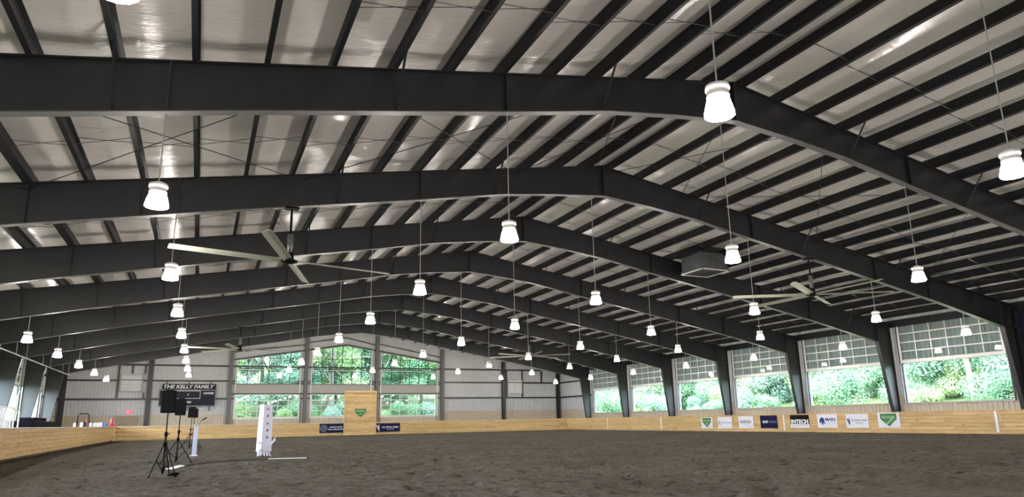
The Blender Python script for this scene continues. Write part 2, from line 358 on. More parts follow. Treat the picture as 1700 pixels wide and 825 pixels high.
# ------------------------------------------------------------------ ceiling: deck, blankets, purlins
mb = MB()
for s in (-1, 1):
    mb.prism([(XA, zt(0) + PD + 0.10), (XA + s * (XW + 0.5), zt(XW + 0.5) + PD + 0.10), (XA + s * (XW + 0.5), zt(XW + 0.5) + PD + 0.16), (XA, zt(0) + PD + 0.16)], 'y', YN - 0.3, YE + 0.3)
ceiling = tag(mb.build('ceiling', M_siding), 'low gabled metal roof lined with white insulation between dark purlins', None, kind='structure')
edges = sorted([-p for p in PUR] + PUR); edges = [-XW] + edges + [XW]
NY = 340
for a, b in zip(edges, edges[1:]):
    vs = []; fs = []; n = 4
    for j in range(NY + 1):
        yy = YN + (YE - YN) * j / NY
        ph = ((yy - Y1) / L) % 1.0; nearf = max(0, 1 - min(ph, 1 - ph) / 0.22)
        for i in range(n + 1):
            t = i / n; xx = a + (b - a) * t
            sag = math.sin(math.pi * t) * (0.045 + 0.03 * MN.noise(Vector((a, yy * 0.9, 0))))
            wr = 0.0
            vs.append((XA + xx, yy, zt(xx) + PD + 0.06 - sag + wr))
    for j in range(NY):
        for i in range(n):
            q = j * (n + 1) + i; fs.append((q, q + n + 1, q + n + 2, q + 1))
    me = bpy.data.meshes.new('insulation_blanket'); me.from_pydata(vs, [], fs); me.update()
    mk('insulation_blanket', me, M_blanket, ceiling, True)
# purlins: Z sections running the whole length
pm = MB(); ln = YE - YN
pm.box(-0.012, 0.012, 0, ln, 0, PD).box(-0.105, 0.012, 0, ln, -0.006, 0.012).box(-0.012, 0.105, 0, ln, PD - 0.012, PD + 0.006).box(-0.105, -0.093, 0, ln, 0, 0.03)
pmesh = pm.mesh('purlin')
pm2 = MB(); pm2.box(-0.10, 0.10, 0, ln, -0.0, PD).box(-0.13, 0.13, 0, ln, -0.02, 0.0)
pmesh2 = pm2.mesh('strut_purlin')
for s in (-1, 1):
    for p in PUR:
        strut = abs(p - 20.24) < 0.1
        o = mk('strut_purlin' if strut else 'purlin', pmesh2 if strut else pmesh, M_purlin, ceiling)
        o.location = (XA + s * p, YN, zt(p) + 0.005); o.rotation_euler = (0, s * math.atan(SL), 0)
# eave struts
for s in (-1, 1):
    mb = MB(); mb.box(XA + s * 27.62 - 0.1, XA + s * 27.62 + 0.1, YN, YE, 6.78, 7.25); mb.build('eave_strut', M_purlin, ceiling)
# bridging between the purlins, one set per bay
for k in range(KN - 1, 9):
    mb = MB(); yb = FY(k) + 0.64 * L
    for s in (-1, 1):
        for gi, (a, b) in enumerate(zip(PUR, PUR[1:])):
            yq = yb + (0.0, 0.22, -0.15)[gi % 3]
            mb.bar((XA + s * a, yq, zt(a) + 0.05), (XA + s * b, yq + 0.16, zt(b) + 0.30), 0.014, 0.014)
            mb.bar((XA + s * a, yq + 0.18, zt(a) + 0.30), (XA + s * b, yq + 0.02, zt(b) + 0.05), 0.014, 0.014)
    tag(mb.build('purlin_bridging', M_galv, ceiling), kind='stuff')
# diagonal rod bracing in two bays
for k in (1, 5):
    for s in (-1, 1):
        for a, b in ((0.3, 4.1), (4.1, 12.3), (12.3, 20.2), (20.2, 26.6)):
            mb = MB()
            for p, q in ((a, b), (b, a)):
                off = -0.18 if p < q else -0.22
                mb.tube([(XA + s * p, FY(k), zt(p) + off), (XA + s * q, FY(k + 1), zt(q) + off)], 0.013, 5)
            mb.build('cross_brace', M_purlin, ceiling)

# ------------------------------------------------------------------ steel frames
def make_frame():
    t = empty('steel_frame')
    fw = 0.13
    for s in (-1, 1):
        # rafter web
        pts = [(0, zt(0))] + [(27.45, zt(27.45))] + [(27.45, 5.79)] + [(x, z) for x, z in reversed(BOT)]
        mb = MB(); mb.prism([(s * x, z) for x, z in pts], 'y', -0.012, 0.012); raf = mb.build('rafter', M_steel, t)
        mb = MB()
        for (xa, za), (xb, zb_) in zip(BOT, BOT[1:]): mb.bar((s * xa, 0, za - 0.012), (s * xb, 0, zb_ - 0.012), 2 * fw, 0.028)
        mb.build('bottom_flange', M_flange_lit, raf)
        mb = MB(); mb.bar((0, 0, zt(0) - 0.02), (s * 27.5, 0, zt(27.5) - 0.02), 2 * fw, 0.028); mb.build('top_flange', M_steel, raf)
        for xs_ in (8.1, 16.2, 20.2, 26.2):
            mb = MB(); wv = 0.02 if xs_ != 16.2 else 0.05
            mb.box(s * xs_ - wv / 2, s * xs_ + wv / 2, -fw, fw, zb(xs_), zt(xs_) - 0.03); mb.build('stiffener', M_steel, raf)
        if s == 1:
            mb = MB(); mb.box(-0.05, 0.05, -fw - 0.02, fw + 0.02, zb(0) - 0.03, zt(0) - 0.02); mb.build('ridge_splice', M_steel, raf)
        # column
        ci = lambda z: 27.02 + (26.2 - 27.02) * z / 5.79
        mb = MB(); mb.prism([(s * 27.02, 0), (s * 27.45, 0), (s * 27.45, 5.79), (s * 26.2, 5.79)], 'y', -0.012, 0.012); c = mb.build('column', M_steel, t)
        mb = MB(); mb.bar((s * 27.02, 0, 0), (s * 26.2, 0, 5.79), 2 * fw, 0.03, up=(1, 0, 0)); mb.build('inner_flange', M_steel, c)
        mb = MB(); mb.box(s * 27.45 - 0.015, s * 27.45 + 0.015, -fw, fw, 0, zt(27.45)); mb.build('outer_flange', M_steel, c)
        mb = MB(); mb.box(min(s * 26.15, s * 27.47), max(s * 26.15, s * 27.47), -fw - 0.02, fw + 0.02, 5.77, 5.81)
        mb.build('knee_plate', M_steel, c)
        mb = MB(); mb.box(min(s * 26.9, s * 27.6), max(s * 26.9, s * 27.6), -0.2, 0.2, 0, 0.03); mb.build('base_plate', M_steel, c)
        for i in range(1, 18, 2):
            p = PUR[i]
            for q in ((1,) if i % 4 == 1 else (-1, 1)):
                mb = MB(); mb.bar((s * p, q * 0.05, zb(p) + 0.05), (s * p, q * 0.95, zt(p) + 0.10), 0.06, 0.02); mb.build('flange_brace', M_purlin, t)
    return t
fr = make_frame()
index_children()
for k in range(KN, 9):
    o = fr if k == KN else copy_tree(fr)
    o.location = (XA, FY(k), 0)
    tag(o, 'dark steel gable frame spanning the hall, ' + ORD[k], 'steel frame', 'dark steel roof frames')

# ------------------------------------------------------------------ side walls with raised glass doors
def door_span(k): return FY(k) + 0.84, FY(k) + 7.52    # along Y between frames k and k+1
DZ0, DZ1 = 1.76, 4.35
walls = {}
def side_wall(s, name):
    X = XA + s * XW
    place = lambda u, d, z: (X - s * d, u, z)
    g = MB(); t = MB(); top = zt(XW) + PD + 0.05
    bays = [(FY(k), FY(k + 1)) for k in range(KN, 9)]
    t_end = YN
    def solid(a, b):
        ribbed(g, a, b, C_(2.25), C_(top), place); ribbed(t, a, b, C_(0), C_(2.25), place)
    k0 = 2 if s > 0 else KN
    solid(YN, FY(k0)); solid(FY(8), YE)
    for k in range(k0, 8):
        a, b = door_span(k)
        solid(FY(k), a); solid(b, FY(k + 1))
        ribbed(g, a, b, C_(DZ1 - 0.05), C_(top), place); ribbed(t, a, b, C_(0), C_(DZ0), place)
    wl = tag(g.build(name, M_siding), None, None, kind='structure')
    t.build('wainscot', M_wains, wl)
    # outer skin
    o = MB()
    xo0, xo1 = (X + 0.02, X + 0.2) if s > 0 else (X - 0.2, X - 0.02)
    o.box(xo0, xo1, YN, FY(k0) + 0.84, 0, top); o.box(xo0, xo1, door_span(7)[1], YE, 0, top)
    for k in range(k0, 8):
        a, b = door_span(k)
        o.box(xo0, xo1, a, b, 0, DZ0); o.box(xo0, xo1, a, b, DZ1, top)
        if k < 7: o.box(xo0, xo1, b, door_span(k + 1)[0], 0, top)
    o.build('outer_skin', M_siding, wl)
    for k in range(k0, 8):
        a, b = door_span(k)
        for yy in (a - 0.02, b + 0.02):
            m = MB(); m.box(min(X - s * 0.06, X + s * 0.16), max(X - s * 0.06, X + s * 0.16), yy - 0.04, yy + 0.04, DZ0 - 0.08, DZ1); m.build('jamb', M_endcol, wl)
        m = MB(); m.box(X - 0.14, X + 0.14, a - 0.1, b + 0.1, DZ0 - 0.10, DZ0); m.build('sill', M_panel, wl)
    m = MB(); m.box(X - s * 0.06 - 0.03, X - s * 0.06 + 0.03, YN, YE, 0.02, 0.1); m.build('base_trim', M_doorfr, wl)
    for z in (2.25,):
        for k in range(k0, 9):
            if k < 8:
                a, b = door_span(k)
                spans = [(FY(k), a - 0.08), (b + 0.08, FY(k + 1))]
            else: spans = [(FY(8), YE)]
            for a, b in spans:
                m = MB(); m.box(X - s * 0.05 - 0.02, X - s * 0.05 + 0.02, a, b, z - 0.03, z + 0.03); m.build('ledge_trim', M_wains, wl)
    for z in (3.85, 5.7):
        for a, b in ((FY(8) + 0.1, YE - 0.1),):
            m = MB(); m.box(min(X - s * 0.05, X - s * 0.25), max(X - s * 0.05, X - s * 0.25), a, b, z - 0.08, z + 0.08); m.build('girt', M_steel, wl)
    return wl
side_wall(1, 'wall_right'); side_wall(-1, 'wall_left')

ct = empty('added_black_sheet', (XA + 27.0, FY(2) - 0.35, 0)); tag(ct, 'added black sheet darkening the right wall beside the frame second from the front', 'dark sheet')  # black sheet added to darken this bay; what stands there is unknown
vs = []; fs = []; N = 60
for side in (0, 1):
    for i in range(N + 1):
        yy = -7.0 * i / N; xx = 0.10 * math.sin(i * 1.3) + side * 0.02
        vs += [(xx, yy, 0.05), (xx, yy, 6.7)]
o2 = 2 * (N + 1)
for i in range(N):
    a = 2 * i; fs += [(a, a + 2, a + 3, a + 1), (o2 + a, o2 + a + 1, o2 + a + 3, o2 + a + 2)]
MB().add(vs, fs).build('drape', M_cloth, ct)  # folds of the added black sheet
m = MB(); m.tube([(0, 0.05, 6.72), (0, -7.05, 6.72)], 0.03, 8); m.build('added_sheet_rail', M_blackm, ct)

# near end wall behind the camera
g = MB(); ribbed(g, XA - XW, XA + XW, C_(0), lambda u: zt(u - XA) + PD + 0.05, lambda u, d, z: (u, YN + d, z), pitch=0.3)
tag(g.build('wall_near', M_siding), None, None, kind='structure')

# sectional glass door: origin at its lower left corner, runs along +x, faces -y
DW, DH = 6.68, 2.62
def make_door(name):
    t = empty(name)
    nr, nc = 4, 6
    bw = 0.10
    m = MB(); m.box(0, DW, 0, 0.05, 0, 0.20); m.build('bottom_rail', M_doorfr, t)
    m = MB(); m.box(0, DW, 0, 0.05, DH - 0.10, DH); m.build('top_rail', M_doorfr, t)
    for x in (0, DW - 0.14):
        m = MB(); m.box(x, x + 0.14, -0.005, 0.055, 0.0, DH); m.build('side_stile', M_doorfr, t)
    zs = [0.20 + (DH - 0.30) * i / nr for i in range(nr + 1)]
    xs2 = [0.14 + (DW - 0.28) * i / nc for i in range(nc + 1)]
    for z in zs[1:-1]:
        m = MB(); m.box(0, DW, -0.004, 0.05, z - 0.035, z + 0.035); m.build('rail', M_doorfr, t)
    ml = MB(); ml.box(-0.03, 0.03, 0, 0.05, 0.20, DH - 0.1); me = ml.mesh('mullion')
    for x in xs2[1:-1]: mk('mullion', me, M_doorfr, t, loc=(x, 0, 0))
    pn = MB(); pn.box(-0.5 * (xs2[1] - xs2[0]) + 0.03, 0.5 * (xs2[1] - xs2[0]) - 0.03, 0.022, 0.030, -0.5 * (zs[1] - zs[0]) + 0.035, 0.5 * (zs[1] - zs[0]) - 0.035)
    pm_ = pn.mesh('pane')
    for i in range(nc):
        for j in range(nr): mk('pane', pm_, M_glass, t, loc=((xs2[i] + xs2[i + 1]) / 2, 0, (zs[j] + zs[j + 1]) / 2))
    for x in (-0.07, DW + 0.07):
        m = MB(); m.box(x - 0.025, x + 0.025, -0.02, 0.05, -DH, DH + 0.25); m.build('track', M_galv, t)
    return t
door_n = [0]
dproto = make_door('door_1'); index_children()
def place_door(loc, rz, label):
    door_n[0] += 1
    if door_n[0] == 1: o = dproto
    else:
        o = copy_tree(dproto); o.name = 'door_%d' % door_n[0]
    o.location = loc; o.rotation_euler = (0, 0, rz)
    tag(o, label, None, 'glass sectional doors', 'structure')
    return o
for k in range(2, 8):
    a, b = door_span(k)
    # right wall: panes face -x
    place_door((XA + XW - 0.20, b, DZ1 - 0.02), R(-90), 'raised glass sectional door on the right wall beyond the frame ' + ORD[k])
for k in range(1, 8):
    a, b = door_span(k)
    place_door((XA - XW + 0.20, a, DZ1 - 0.02), R(90), 'raised glass sectional door on the left wall beyond the frame ' + ORD[k])

# ------------------------------------------------------------------ far end wall
WINS = [(-11.64, -5.10), (-3.80, 2.84), (4.10, 10.88)]
def ztw(x): return 9.77 - 0.16 * abs(x + 0.1)
def roofz(x): return zt(x) + PD + 0.05
g = MB(); t = MB(); pl_ = lambda u, d, z: (XA + u, YE - d, z)
def far(mb_, a, b, lo, hi): ribbed(mb_, a, b, lo, hi, pl_)
prev = -XW
for a, b in WINS + [(XW, XW)]:
    for u0, u1 in ((prev, min(0, a)), (max(prev, 0), a)) if prev < 0 < a else ((prev, a),):
        if u1 > u0: far(g, u0, u1, C_(2.25), roofz); far(t, u0, u1, C_(0), C_(2.25))
    if a < b:
        far(t, a, b, C_(0), C_(1.76))
        for u0, u1 in (((a, -0.1), (-0.1, 0), (0, b)) if a < 0 < b else ((a, b),)): far(g, u0, u1, ztw, roofz)
    prev = b
wall_far = tag(g.build('wall_far', M_siding), None, None, kind='structure')
t.build('wainscot', M_wains, wall_far)
for a, b in WINS:
    m = MB(); m.box(XA + a, XA + b, YE - 0.05, YE, 4.26, 5.46); m.build('panel_band', M_panel, wall_far)
# outer skin
m = MB()
m.prism([(XA - XW, 0), (XA - 11.8, 0), (XA - 11.8, roofz(11.8)), (XA - XW, roofz(XW))], 'y', YE + 0.02, YE + 0.15)
m.prism([(XA + 11.0, 0), (XA + XW, 0), (XA + XW, roofz(XW)), (XA + 11.0, roofz(11.0))], 'y', YE + 0.02, YE + 0.15)
m.build('outer_skin', M_siding, wall_far)
ECOL = [-27.3, -19.85, -12.25, -4.45, 3.52, 11.5, 19.58, 27.3]
for x in ECOL:
    m = MB(); top = zt(x) - 0.1
    wd = 0.20
    m.box(XA + x - wd, XA + x + wd, YE - 0.42, YE - 0.40, 0, top).box(XA + x - wd, XA + x + wd, YE - 0.08, YE - 0.06, 0, top).box(XA + x - 0.015, XA + x + 0.015, YE - 0.4, YE - 0.06, 0, top)
    m.build('end_column', M_endcol if abs(x) < 15 else M_steel, wall_far)
for z in (3.85, 5.70, 7.28):
    for a, b in zip(ECOL, ECOL[1:]):
        mid = (a + b) / 2
        inwin = any(w0 < mid < w1 for w0, w1 in WINS)
        if inwin and z < 7: continue
        lim = (11.72 - z - 0.25) / SL; a2, b2 = max(a + 0.2, -lim), min(b - 0.2, lim)
        if b2 - a2 < 0.3: continue
        m = MB(); m.box(XA + a2, XA + b2, YE - 0.22, YE - 0.04, z - 0.085, z + 0.085); m.build('girt', M_steel, wall_far)
# short girts beside the windows and sloping headers
for (a, b), (c0, c1) in zip(WINS, zip(ECOL[2:], ECOL[3:])):
    for z in (3.85, 4.35, 5.45, 5.70):
        for p, q in ((c0 + 0.2, a - 0.12), (b + 0.12, c1 - 0.2)):
            if q - p > 0.08: m = MB(); m.box(XA + p, XA + q, YE - 0.22, YE - 0.04, z - 0.07, z + 0.07); m.build('girt', M_steel, wall_far)
    m = MB()
    pts = [c0 + 0.2] + ([-0.1] if c0 < 0 < c1 else []) + [c1 - 0.2]
    for p, q in zip(pts, pts[1:]):
        m.bar((XA + p, YE - 0.12, ztw(p) + 0.12), (XA + q, YE - 0.12, ztw(q) + 0.12), 0.18, 0.13)
    m.build('sloping_header', M_steel, wall_far)
    m = MB()
    for p, q in zip(pts, pts[1:]):
        m.bar((XA + p, YE - 0.12, ztw(p) + 0.95), (XA + q, YE - 0.12, ztw(q) + 0.75 if abs(q) > 1 else ztw(q) + 0.95), 0.12, 0.10)
    m.build('upper_girt', M_steel, wall_far)
    for x in (a - 0.06, b + 0.06):
        m = MB(); m.box(XA + x - 0.06, XA + x + 0.06, YE - 0.14, YE, 1.70, ztw(x) + 0.05); m.build('jamb', M_doorfr, wall_far)
    m = MB(); m.box(XA + a - 0.1, XA + b + 0.1, YE - 0.12, YE + 0.02, 5.36, 5.46); m.build('sill', M_endcol, wall_far)
    m = MB(); m.box(XA + a - 0.15, XA + b + 0.15, YE - 0.24, YE - 0.06, 4.30, 4.42); m.build('header', M_steel, wall_far)
for a, b in ((-27.3, -22.6), (-20.4, -12.2), (11.5, 27.3)):
    m = MB(); m.box(XA + a, XA + b, YE - 0.08, YE - 0.03, 2.22, 2.28); m.build('ledge_trim', M_wains, wall_far)
# extra vertical framing by the louvres
for x, z0, z1 in ((-22.7, 3.9, 7.2), (-20.35, 3.9, 4.5), (-21.5, 6.4, 7.2), (-20.35, 6.4, 7.2), (20.05, 3.9, 7.2), (22.25, 3.9, 7.2), (25.0, 5.7, 7.2)):
    m = MB(); m.box(XA + x - 0.07, XA + x + 0.07, YE - 0.2, YE - 0.04, z0, min(z1, zt(x) - .1)); m.build('framing_post', M_steel, wall_far)

# upper gable windows with separate panes
def clip_cell(x0, x1, z0, z1):
    xsx = [x0, x1] if not (x0 < -0.1 < x1) else [x0, -0.1, x1]
    topz = [min(z1, ztw(x)) for x in xsx]
    if max(topz) <= z0 + 0.05: return None
    poly = [(x0, z0), (x1, z0)] + [(x, max(z, z0 + 0.01)) for x, z in reversed(list(zip(xsx, topz)))]
    return poly
ROWS = [5.47, 6.82, 8.24, 9.9]
WN = ['left', 'centre', 'right']
for wi, (a, b) in enumerate(WINS):
    wn = tag(empty('window_%d' % (wi + 1), (XA, YE, 0)), 'tall gridded gable window with sloping top, ' + WN[wi] + ' of three', None, 'gable windows', 'structure')
    nc = 6
    for i in range(nc):
        for j in range(3):
            x0, x1 = a + (b - a) * i / nc, a + (b - a) * (i + 1) / nc
            poly = clip_cell(x0 + 0.02, x1 - 0.02, ROWS[j] + 0.02, ROWS[j + 1] - 0.02)
            if not poly: continue
            m = MB(); m.prism(poly, 'y', -0.045, -0.037); m.build('pane', M_glass, wn)
    for i in range(nc + 1):
        x = a + (b - a) * i / nc
        m = MB(); m.box(x - 0.028, x + 0.028, -0.08, -0.01, 5.45, ztw(x)); m.build('mullion', M_blackm, wn)
    for z in ROWS[1:3]:
        # only where below the sloping head
        u0, u1 = a, b
        N = 60; ok = [a + (b - a) * q / N for q in range(N + 1) if ztw(a + (b - a) * q / N) > z]
        if ok:
            m = MB(); m.box(min(ok), max(ok), -0.08, -0.01, z - 0.022, z + 0.022); m.build('rail', M_blackm, wn)
    # dark swags under the girt
    for q in range(4):
        xa = a + (b - a) * (q + 0.06) / 4; xb = a + (b - a) * (q + 0.94) / 4
        pts = [(xa + (xb - xa) * tt / 8, -0.25, 7.08 - 0.06 * math.sin(math.pi * tt / 8)) for tt in range(9)]
        m = MB(); m.tube(pts, 0.045, 6); m.build('shade_swag', M_black, wn)
    m = MB(); m.box(a, b, -0.16, -0.10, 6.92, 6.98); m.build('white_bar', M_doorfr, wn)
# lower closed glass doors of the end wall
for wi, (a, b) in enumerate(WINS):
    o = place_door((XA + a - 0.02, YE - 0.10, 1.70), 0, 'closed glass sectional door in the end wall, ' + WN[wi] + ' of three')

# exit door and sign
o = empty('door_%d' % (door_n[0] + 1), (XA - 21.55, YE - 0.05, 0)); tag(o, 'brown double door under the exit sign in the end wall', None, None, 'structure')
for s in (-1, 1):
    m = MB(); m.box(min(0.01 * s, 1.02 * s), max(0.01 * s, 1.02 * s), -0.06, 0, 0, 2.16); lf = m.build('door_leaf', M_doorw, o)
    m = MB(); m.box(min(0.1 * s, 0.9 * s), max(0.1 * s, 0.9 * s), -0.12, -0.07, 0.98, 1.04); m.build('push_bar', M_rod, lf)
m = MB(); m.box(-1.14, -1.03, -0.1, 0.01, 0, 2.28).box(1.03, 1.14, -0.1, 0.01, 0, 2.28).box(-1.14, 1.14, -0.1, 0.01, 2.17, 2.28); m.build('door_frame', M_panel, o)

def text_mesh(txt, size, shear=0.0, bold=0.0, depth=0.004):
    cu = bpy.data.curves.new('lettering', 'FONT'); cu.body = txt; cu.size = size; cu.shear = shear; cu.extrude = depth; cu.offset = bold
    cu.align_x = 'CENTER'; cu.align_y = 'CENTER'; cu.resolution_u = 2
    ob = bpy.data.objects.new('lettering', cu); col.objects.link(ob)
    dg = bpy.context.evaluated_depsgraph_get(); me = bpy.data.meshes.new_from_object(ob.evaluated_get(dg))
    bpy.data.objects.remove(ob); bpy.data.curves.remove(cu)
    return me
def lettering(txt, size, parent, loc, rz=0, m=None, width=None, height=None, shear=0.0, bold=0.0, name='lettering'):
    """upright text, reads from -y side when rz = 0"""
    me = text_mesh(txt, size, shear, bold)
    xs_ = [v.co.x for v in me.vertices]; ys_ = [v.co.y for v in me.vertices]
    sx = width / (max(xs_) - min(xs_)) if width else 1; sy = height / (max(ys_) - min(ys_)) if height else sx
    cx, cy = (max(xs_) + min(xs_)) / 2, (max(ys_) + min(ys_)) / 2
    for v in me.vertices: v.co.x = (v.co.x - cx) * sx; v.co.y = (v.co.y - cy) * sy
    o = mk(name, me, m or M_pwhite, parent); o.location = loc; o.rotation_euler = (R(90), 0, rz)
    return o

ex = empty('exit_sign', (XA - 21.5, YE - 0.06, 2.42)); tag(ex, 'small glowing red exit sign above the brown end wall door', 'sign')
m = MB(); m.box(-0.24, 0.24, -0.10, -0.02, 0, 0.34); m.build('housing', M_exit, ex)
lettering('EXIT', 0.2, ex, (0, -0.106, 0.17), 0, M_pwhite, 0.36, 0.2, bold=0.004)

# louvred vents
def louvre(x, z, label):
    t = empty('wall_louvre', (XA + x, YE - 0.25, z)); tag(t, label, 'vent', 'end wall louvres')
    m = MB(); W_, H_ = 1.02, 0.88
    m.box(-W_, W_, -0.05, 0.15, -H_, -H_ + 0.08).box(-W_, W_, -0.05, 0.15, H_ - 0.08, H_).box(-W_, -W_ + 0.08, -0.05, 0.15, -H_, H_).box(W_ - 0.08, W_, -0.05, 0.15, -H_, H_); m.build('frame', M_panel, t)
    m = MB(); m.box(-W_ + 0.08, W_ - 0.08, 0.12, 0.15, -H_, H_); m.build('backing', M_panel, t)
    m = MB(); m.bar((0, 0, 0), (0, 0.12, 0.10), 2 * W_ - 0.18, 0.02, up=(0, 0, 1)); me = MB().box(-W_ + 0.09, W_ - 0.09, -0.015, 0.015, -0.10, 0.10).mesh('slat')
    for i in range(8):
        o = mk('slat', me, M_white, t, loc=(0, 0.04, -H_ + 0.18 + i * 0.215)); o.rotation_euler = (R(28), 0, 0)
    m = MB(); m.box(-0.02, 0.02, -0.03, 0, -H_ + .1, H_ - .1); m.build('link_bar', M_doorfr, t)
louvre(-21.5, 5.45, 'white slatted wall louvre high above the exit sign')
louvre(21.15, 5.20, 'white slatted wall louvre high on the right part of the end wall')

# scoreboard
sb = empty('scoreboard', (XA - 16.2, YE - 0.45, 0)); tag(sb, 'dark wide scoreboard reading the kelly family, hung on the end wall', 'scoreboard')
m = MB(); m.box(-2.62, 2.55, -0.12, 0.12, 3.16, 4.68); m.build('board', M_score, sb)
m = MB(); m.box(-2.62, 2.55, -0.14, 0.14, 3.10, 3.16).box(-2.62, 2.55, -0.14, 0.14, 4.68, 4.78).box(-2.68, -2.62, -0.14, 0.14, 3.10, 4.78).box(2.55, 2.61, -0.14, 0.14, 3.10, 4.78); m.build('rim', M_galv, sb)
m = MB(); m.box(-2.45, 2.58, -0.10, 0.10, 4.80, 5.36); tp = m.build('title_panel', M_score, sb)
lettering('THE KELLY FAMILY', 0.5, tp, (0.05, -0.112, 5.08), 0, M_pwhite, 4.75, 0.36, shear=0.25, bold=0.012)
m = MB()
m.box(-1.08, 1.14, -0.135, -0.12, 3.86, 3.90).box(-1.08, 1.14, -0.135, -0.12, 4.62, 4.66).box(-1.10, -1.06, -0.135, -0.12, 3.86, 4.66).box(1.10, 1.14, -0.135, -0.12, 3.86, 4.66); m.build('clock_border', M_pwhite, sb)
lettering('HOME', 0.3, sb, (1.92, -0.132, 4.40), 0, M_pwhite, 1.05, 0.22, shear=0.25, bold=0.008)
lettering('HW', 0.3, sb, (0.12, -0.132, 3.50), 0, M_pwhite, 0.5, 0.2, shear=0.25, bold=0.008)
for z in (4.20, 4.36):
    m = MB(); m.box(-0.04, 0.04, -0.135, -0.12, z - 0.04, z + 0.04); m.build('colon_dot', M_pwhite, sb)
for x in (-2.1, -0.0, 2.1):
    m = MB(); m.box(x - 0.05, x + 0.05, 0.12, 0.3, 2.6, 5.6); m.build('mount_post', M_steel, sb)

# ------------------------------------------------------------------ kickboards of separate planks
def kickboard(name, origin, rz, length, label, rows=6, cut=4.88, cap=None, gap=0.0):
    """runs along local +x, face towards local -y"""
    t = empty(name, origin, rz); tag(t, label, 'barrier', 'pine kickboards around the arena')
    hgt = (BH - gap) / rows
    if gap:
        m = MB(); m.box(0, length, 0.035, 0.06, -0.1, gap + 0.02); m.build('gap_shade_strip', M_steel, t)  # added dark strip standing in for the shade in the gap under the planks
    me_cache = {}
    def plank(ln):
        key = round(ln, 3)
        if key not in me_cache:
            e = 0.014
            b_ = MB(); d0, d1 = -0.0, 0.045
            # chamfered face
            vs = [(0.004, d0, e), (ln - 0.004, d0, e), (ln - 0.004, d0, hgt - e), (0.004, d0, hgt - e),
                  (0.002, d0 + 0.016, 0.003), (ln - 0.002, d0 + 0.016, 0.003), (ln - 0.002, d0 + 0.016, hgt - 0.003), (0.002, d0 + 0.016, hgt - 0.003),
                  (0.002, d1, 0.003), (ln - 0.002, d1, 0.003), (ln - 0.002, d1, hgt - 0.003), (0.002, d1, hgt - 0.003)]
            fs = [(0, 1, 2, 3), (0, 4, 5, 1), (1, 5, 6, 2), (2, 6, 7, 3), (3, 7, 4, 0), (4, 8, 9, 5), (5, 9, 10, 6), (6, 10, 11, 7), (7, 11, 8, 4), (8, 11, 10, 9)]
            b_.add(vs, fs); me_cache[key] = b_.mesh('plank')
        return me_cache[key]
    rnd = random.Random(len(label))
    for r_ in range(rows):
        x = 0.0; first = cut * (0.5 if r_ % 2 else 1.0) * (1 if r_ % 3 else 0.8)
        ln = first
        while x < length - 0.05:
            ln = min(ln, length - x)
            mk('plank', plank(ln), M_wood, t, loc=(x, rnd.uniform(-0.004, 0.004), gap + r_ * hgt))
            x += ln; ln = cut
    m = MB(); m.box(0, length, -0.035, 0.16, BH, BH + 0.04); m.build('cap_rail', cap or M_cap, t)
    x = 1.0
    pm_ = MB().box(-0.045, 0.045, 0.047, 0.137, -0.1, BH).mesh('post')
    while x < length:
        mk('post', pm_, M_wood, t, loc=(x, 0, 0)); x += 2.44
    return t
YB0 = 5.0
kickboard('kickboard', (BL, YB0, 0), R(90), BF - YB0 - 0.06, 'pine plank kickboard along the left side of the arena, pale cap on top', cap=M_white, gap=0.06)
kickboard('kickboard', (BL - 0.1, BF, 0), 0, BR - BL + 0.2, 'pine plank kickboard across the far end below the gable windows')
kickboard('kickboard', (BR, BF - 0.06, 0), R(-90), BF - YB0, 'pine plank kickboard along the right side carrying the sponsor banners', cap=M_wood)
for i, yy in enumerate((30.2, 21.31, 34.63 + 0.0, 48.41, 56.84)):
    if i == 0 or i == 2: continue
    m = MB(); m.box(BR - 0.03, BR - 0.006, yy - 0.06, yy + 0.06, 0.10, BH - 0.01)
    tag(m.build('distance_marker', M_white), ['', 'white marker strip on the right kickboard, nearest the camera', '', 'white marker strip on the right kickboard left of the green pentagon banner', 'faintest white marker strip on the right kickboard near the far corner'][i], 'marker strip', 'white marker strips')
m = MB(); m.box(BR - 0.03, BR - 0.006, 34.83, 34.93, 0.10, BH - 0.01)
tag(m.build('distance_marker', M_white), 'white marker strip between the navy banner and the INTECH banner', 'marker strip', 'white marker strips')

# ------------------------------------------------------------------ goal panel
gp = empty('goal_backboard', (XA - 1.32, BF - 0.08, 0)); tag(gp, 'tall pine goal board with green pentagon sign at the far end', 'goal board')
rows = 14; hh = 3.9 / rows
pmm = MB().box(-1.42, 1.42, -0.02, 0.03, 0.004, hh - 0.004).mesh('plank')
for i in range(rows): mk('plank', pmm, M_wood, gp, loc=(0, 0.003 * (i % 2), i * hh))
m = MB(); m.box(-1.50, -1.42, -0.10, 0.08, 0, 4.0); m.build('side_trim', M_wood, gp)
m = MB(); m.box(1.42, 1.50, -0.10, 0.08, 0, 4.0); m.build('side_trim', M_wood, gp)
m = MB(); m.box(-1.50, 1.50, -0.12, 0.08, 3.86, 4.02); m.build('head_trim', M_wood, gp)
def pentagon(w_, h_, t0, t1, sh=0.42): return [(-w_ / 2, h_ / 2), (w_ / 2, h_ / 2), (w_ / 2, h_ / 2 - h_ * sh), (0, -h_ / 2), (-w_ / 2, h_ / 2 - h_ * sh)]
ps = empty('pentagon_sign', (XA - 1.31, BF - 0.11, 2.0)); tag(ps, 'green pentagon sign on the tall pine goal board', 'sign')
m = MB(); m.prism(pentagon(1.04, 0.76, 0, 0), 'y', -0.02, 0.0); m.build('plate', M_green, ps)
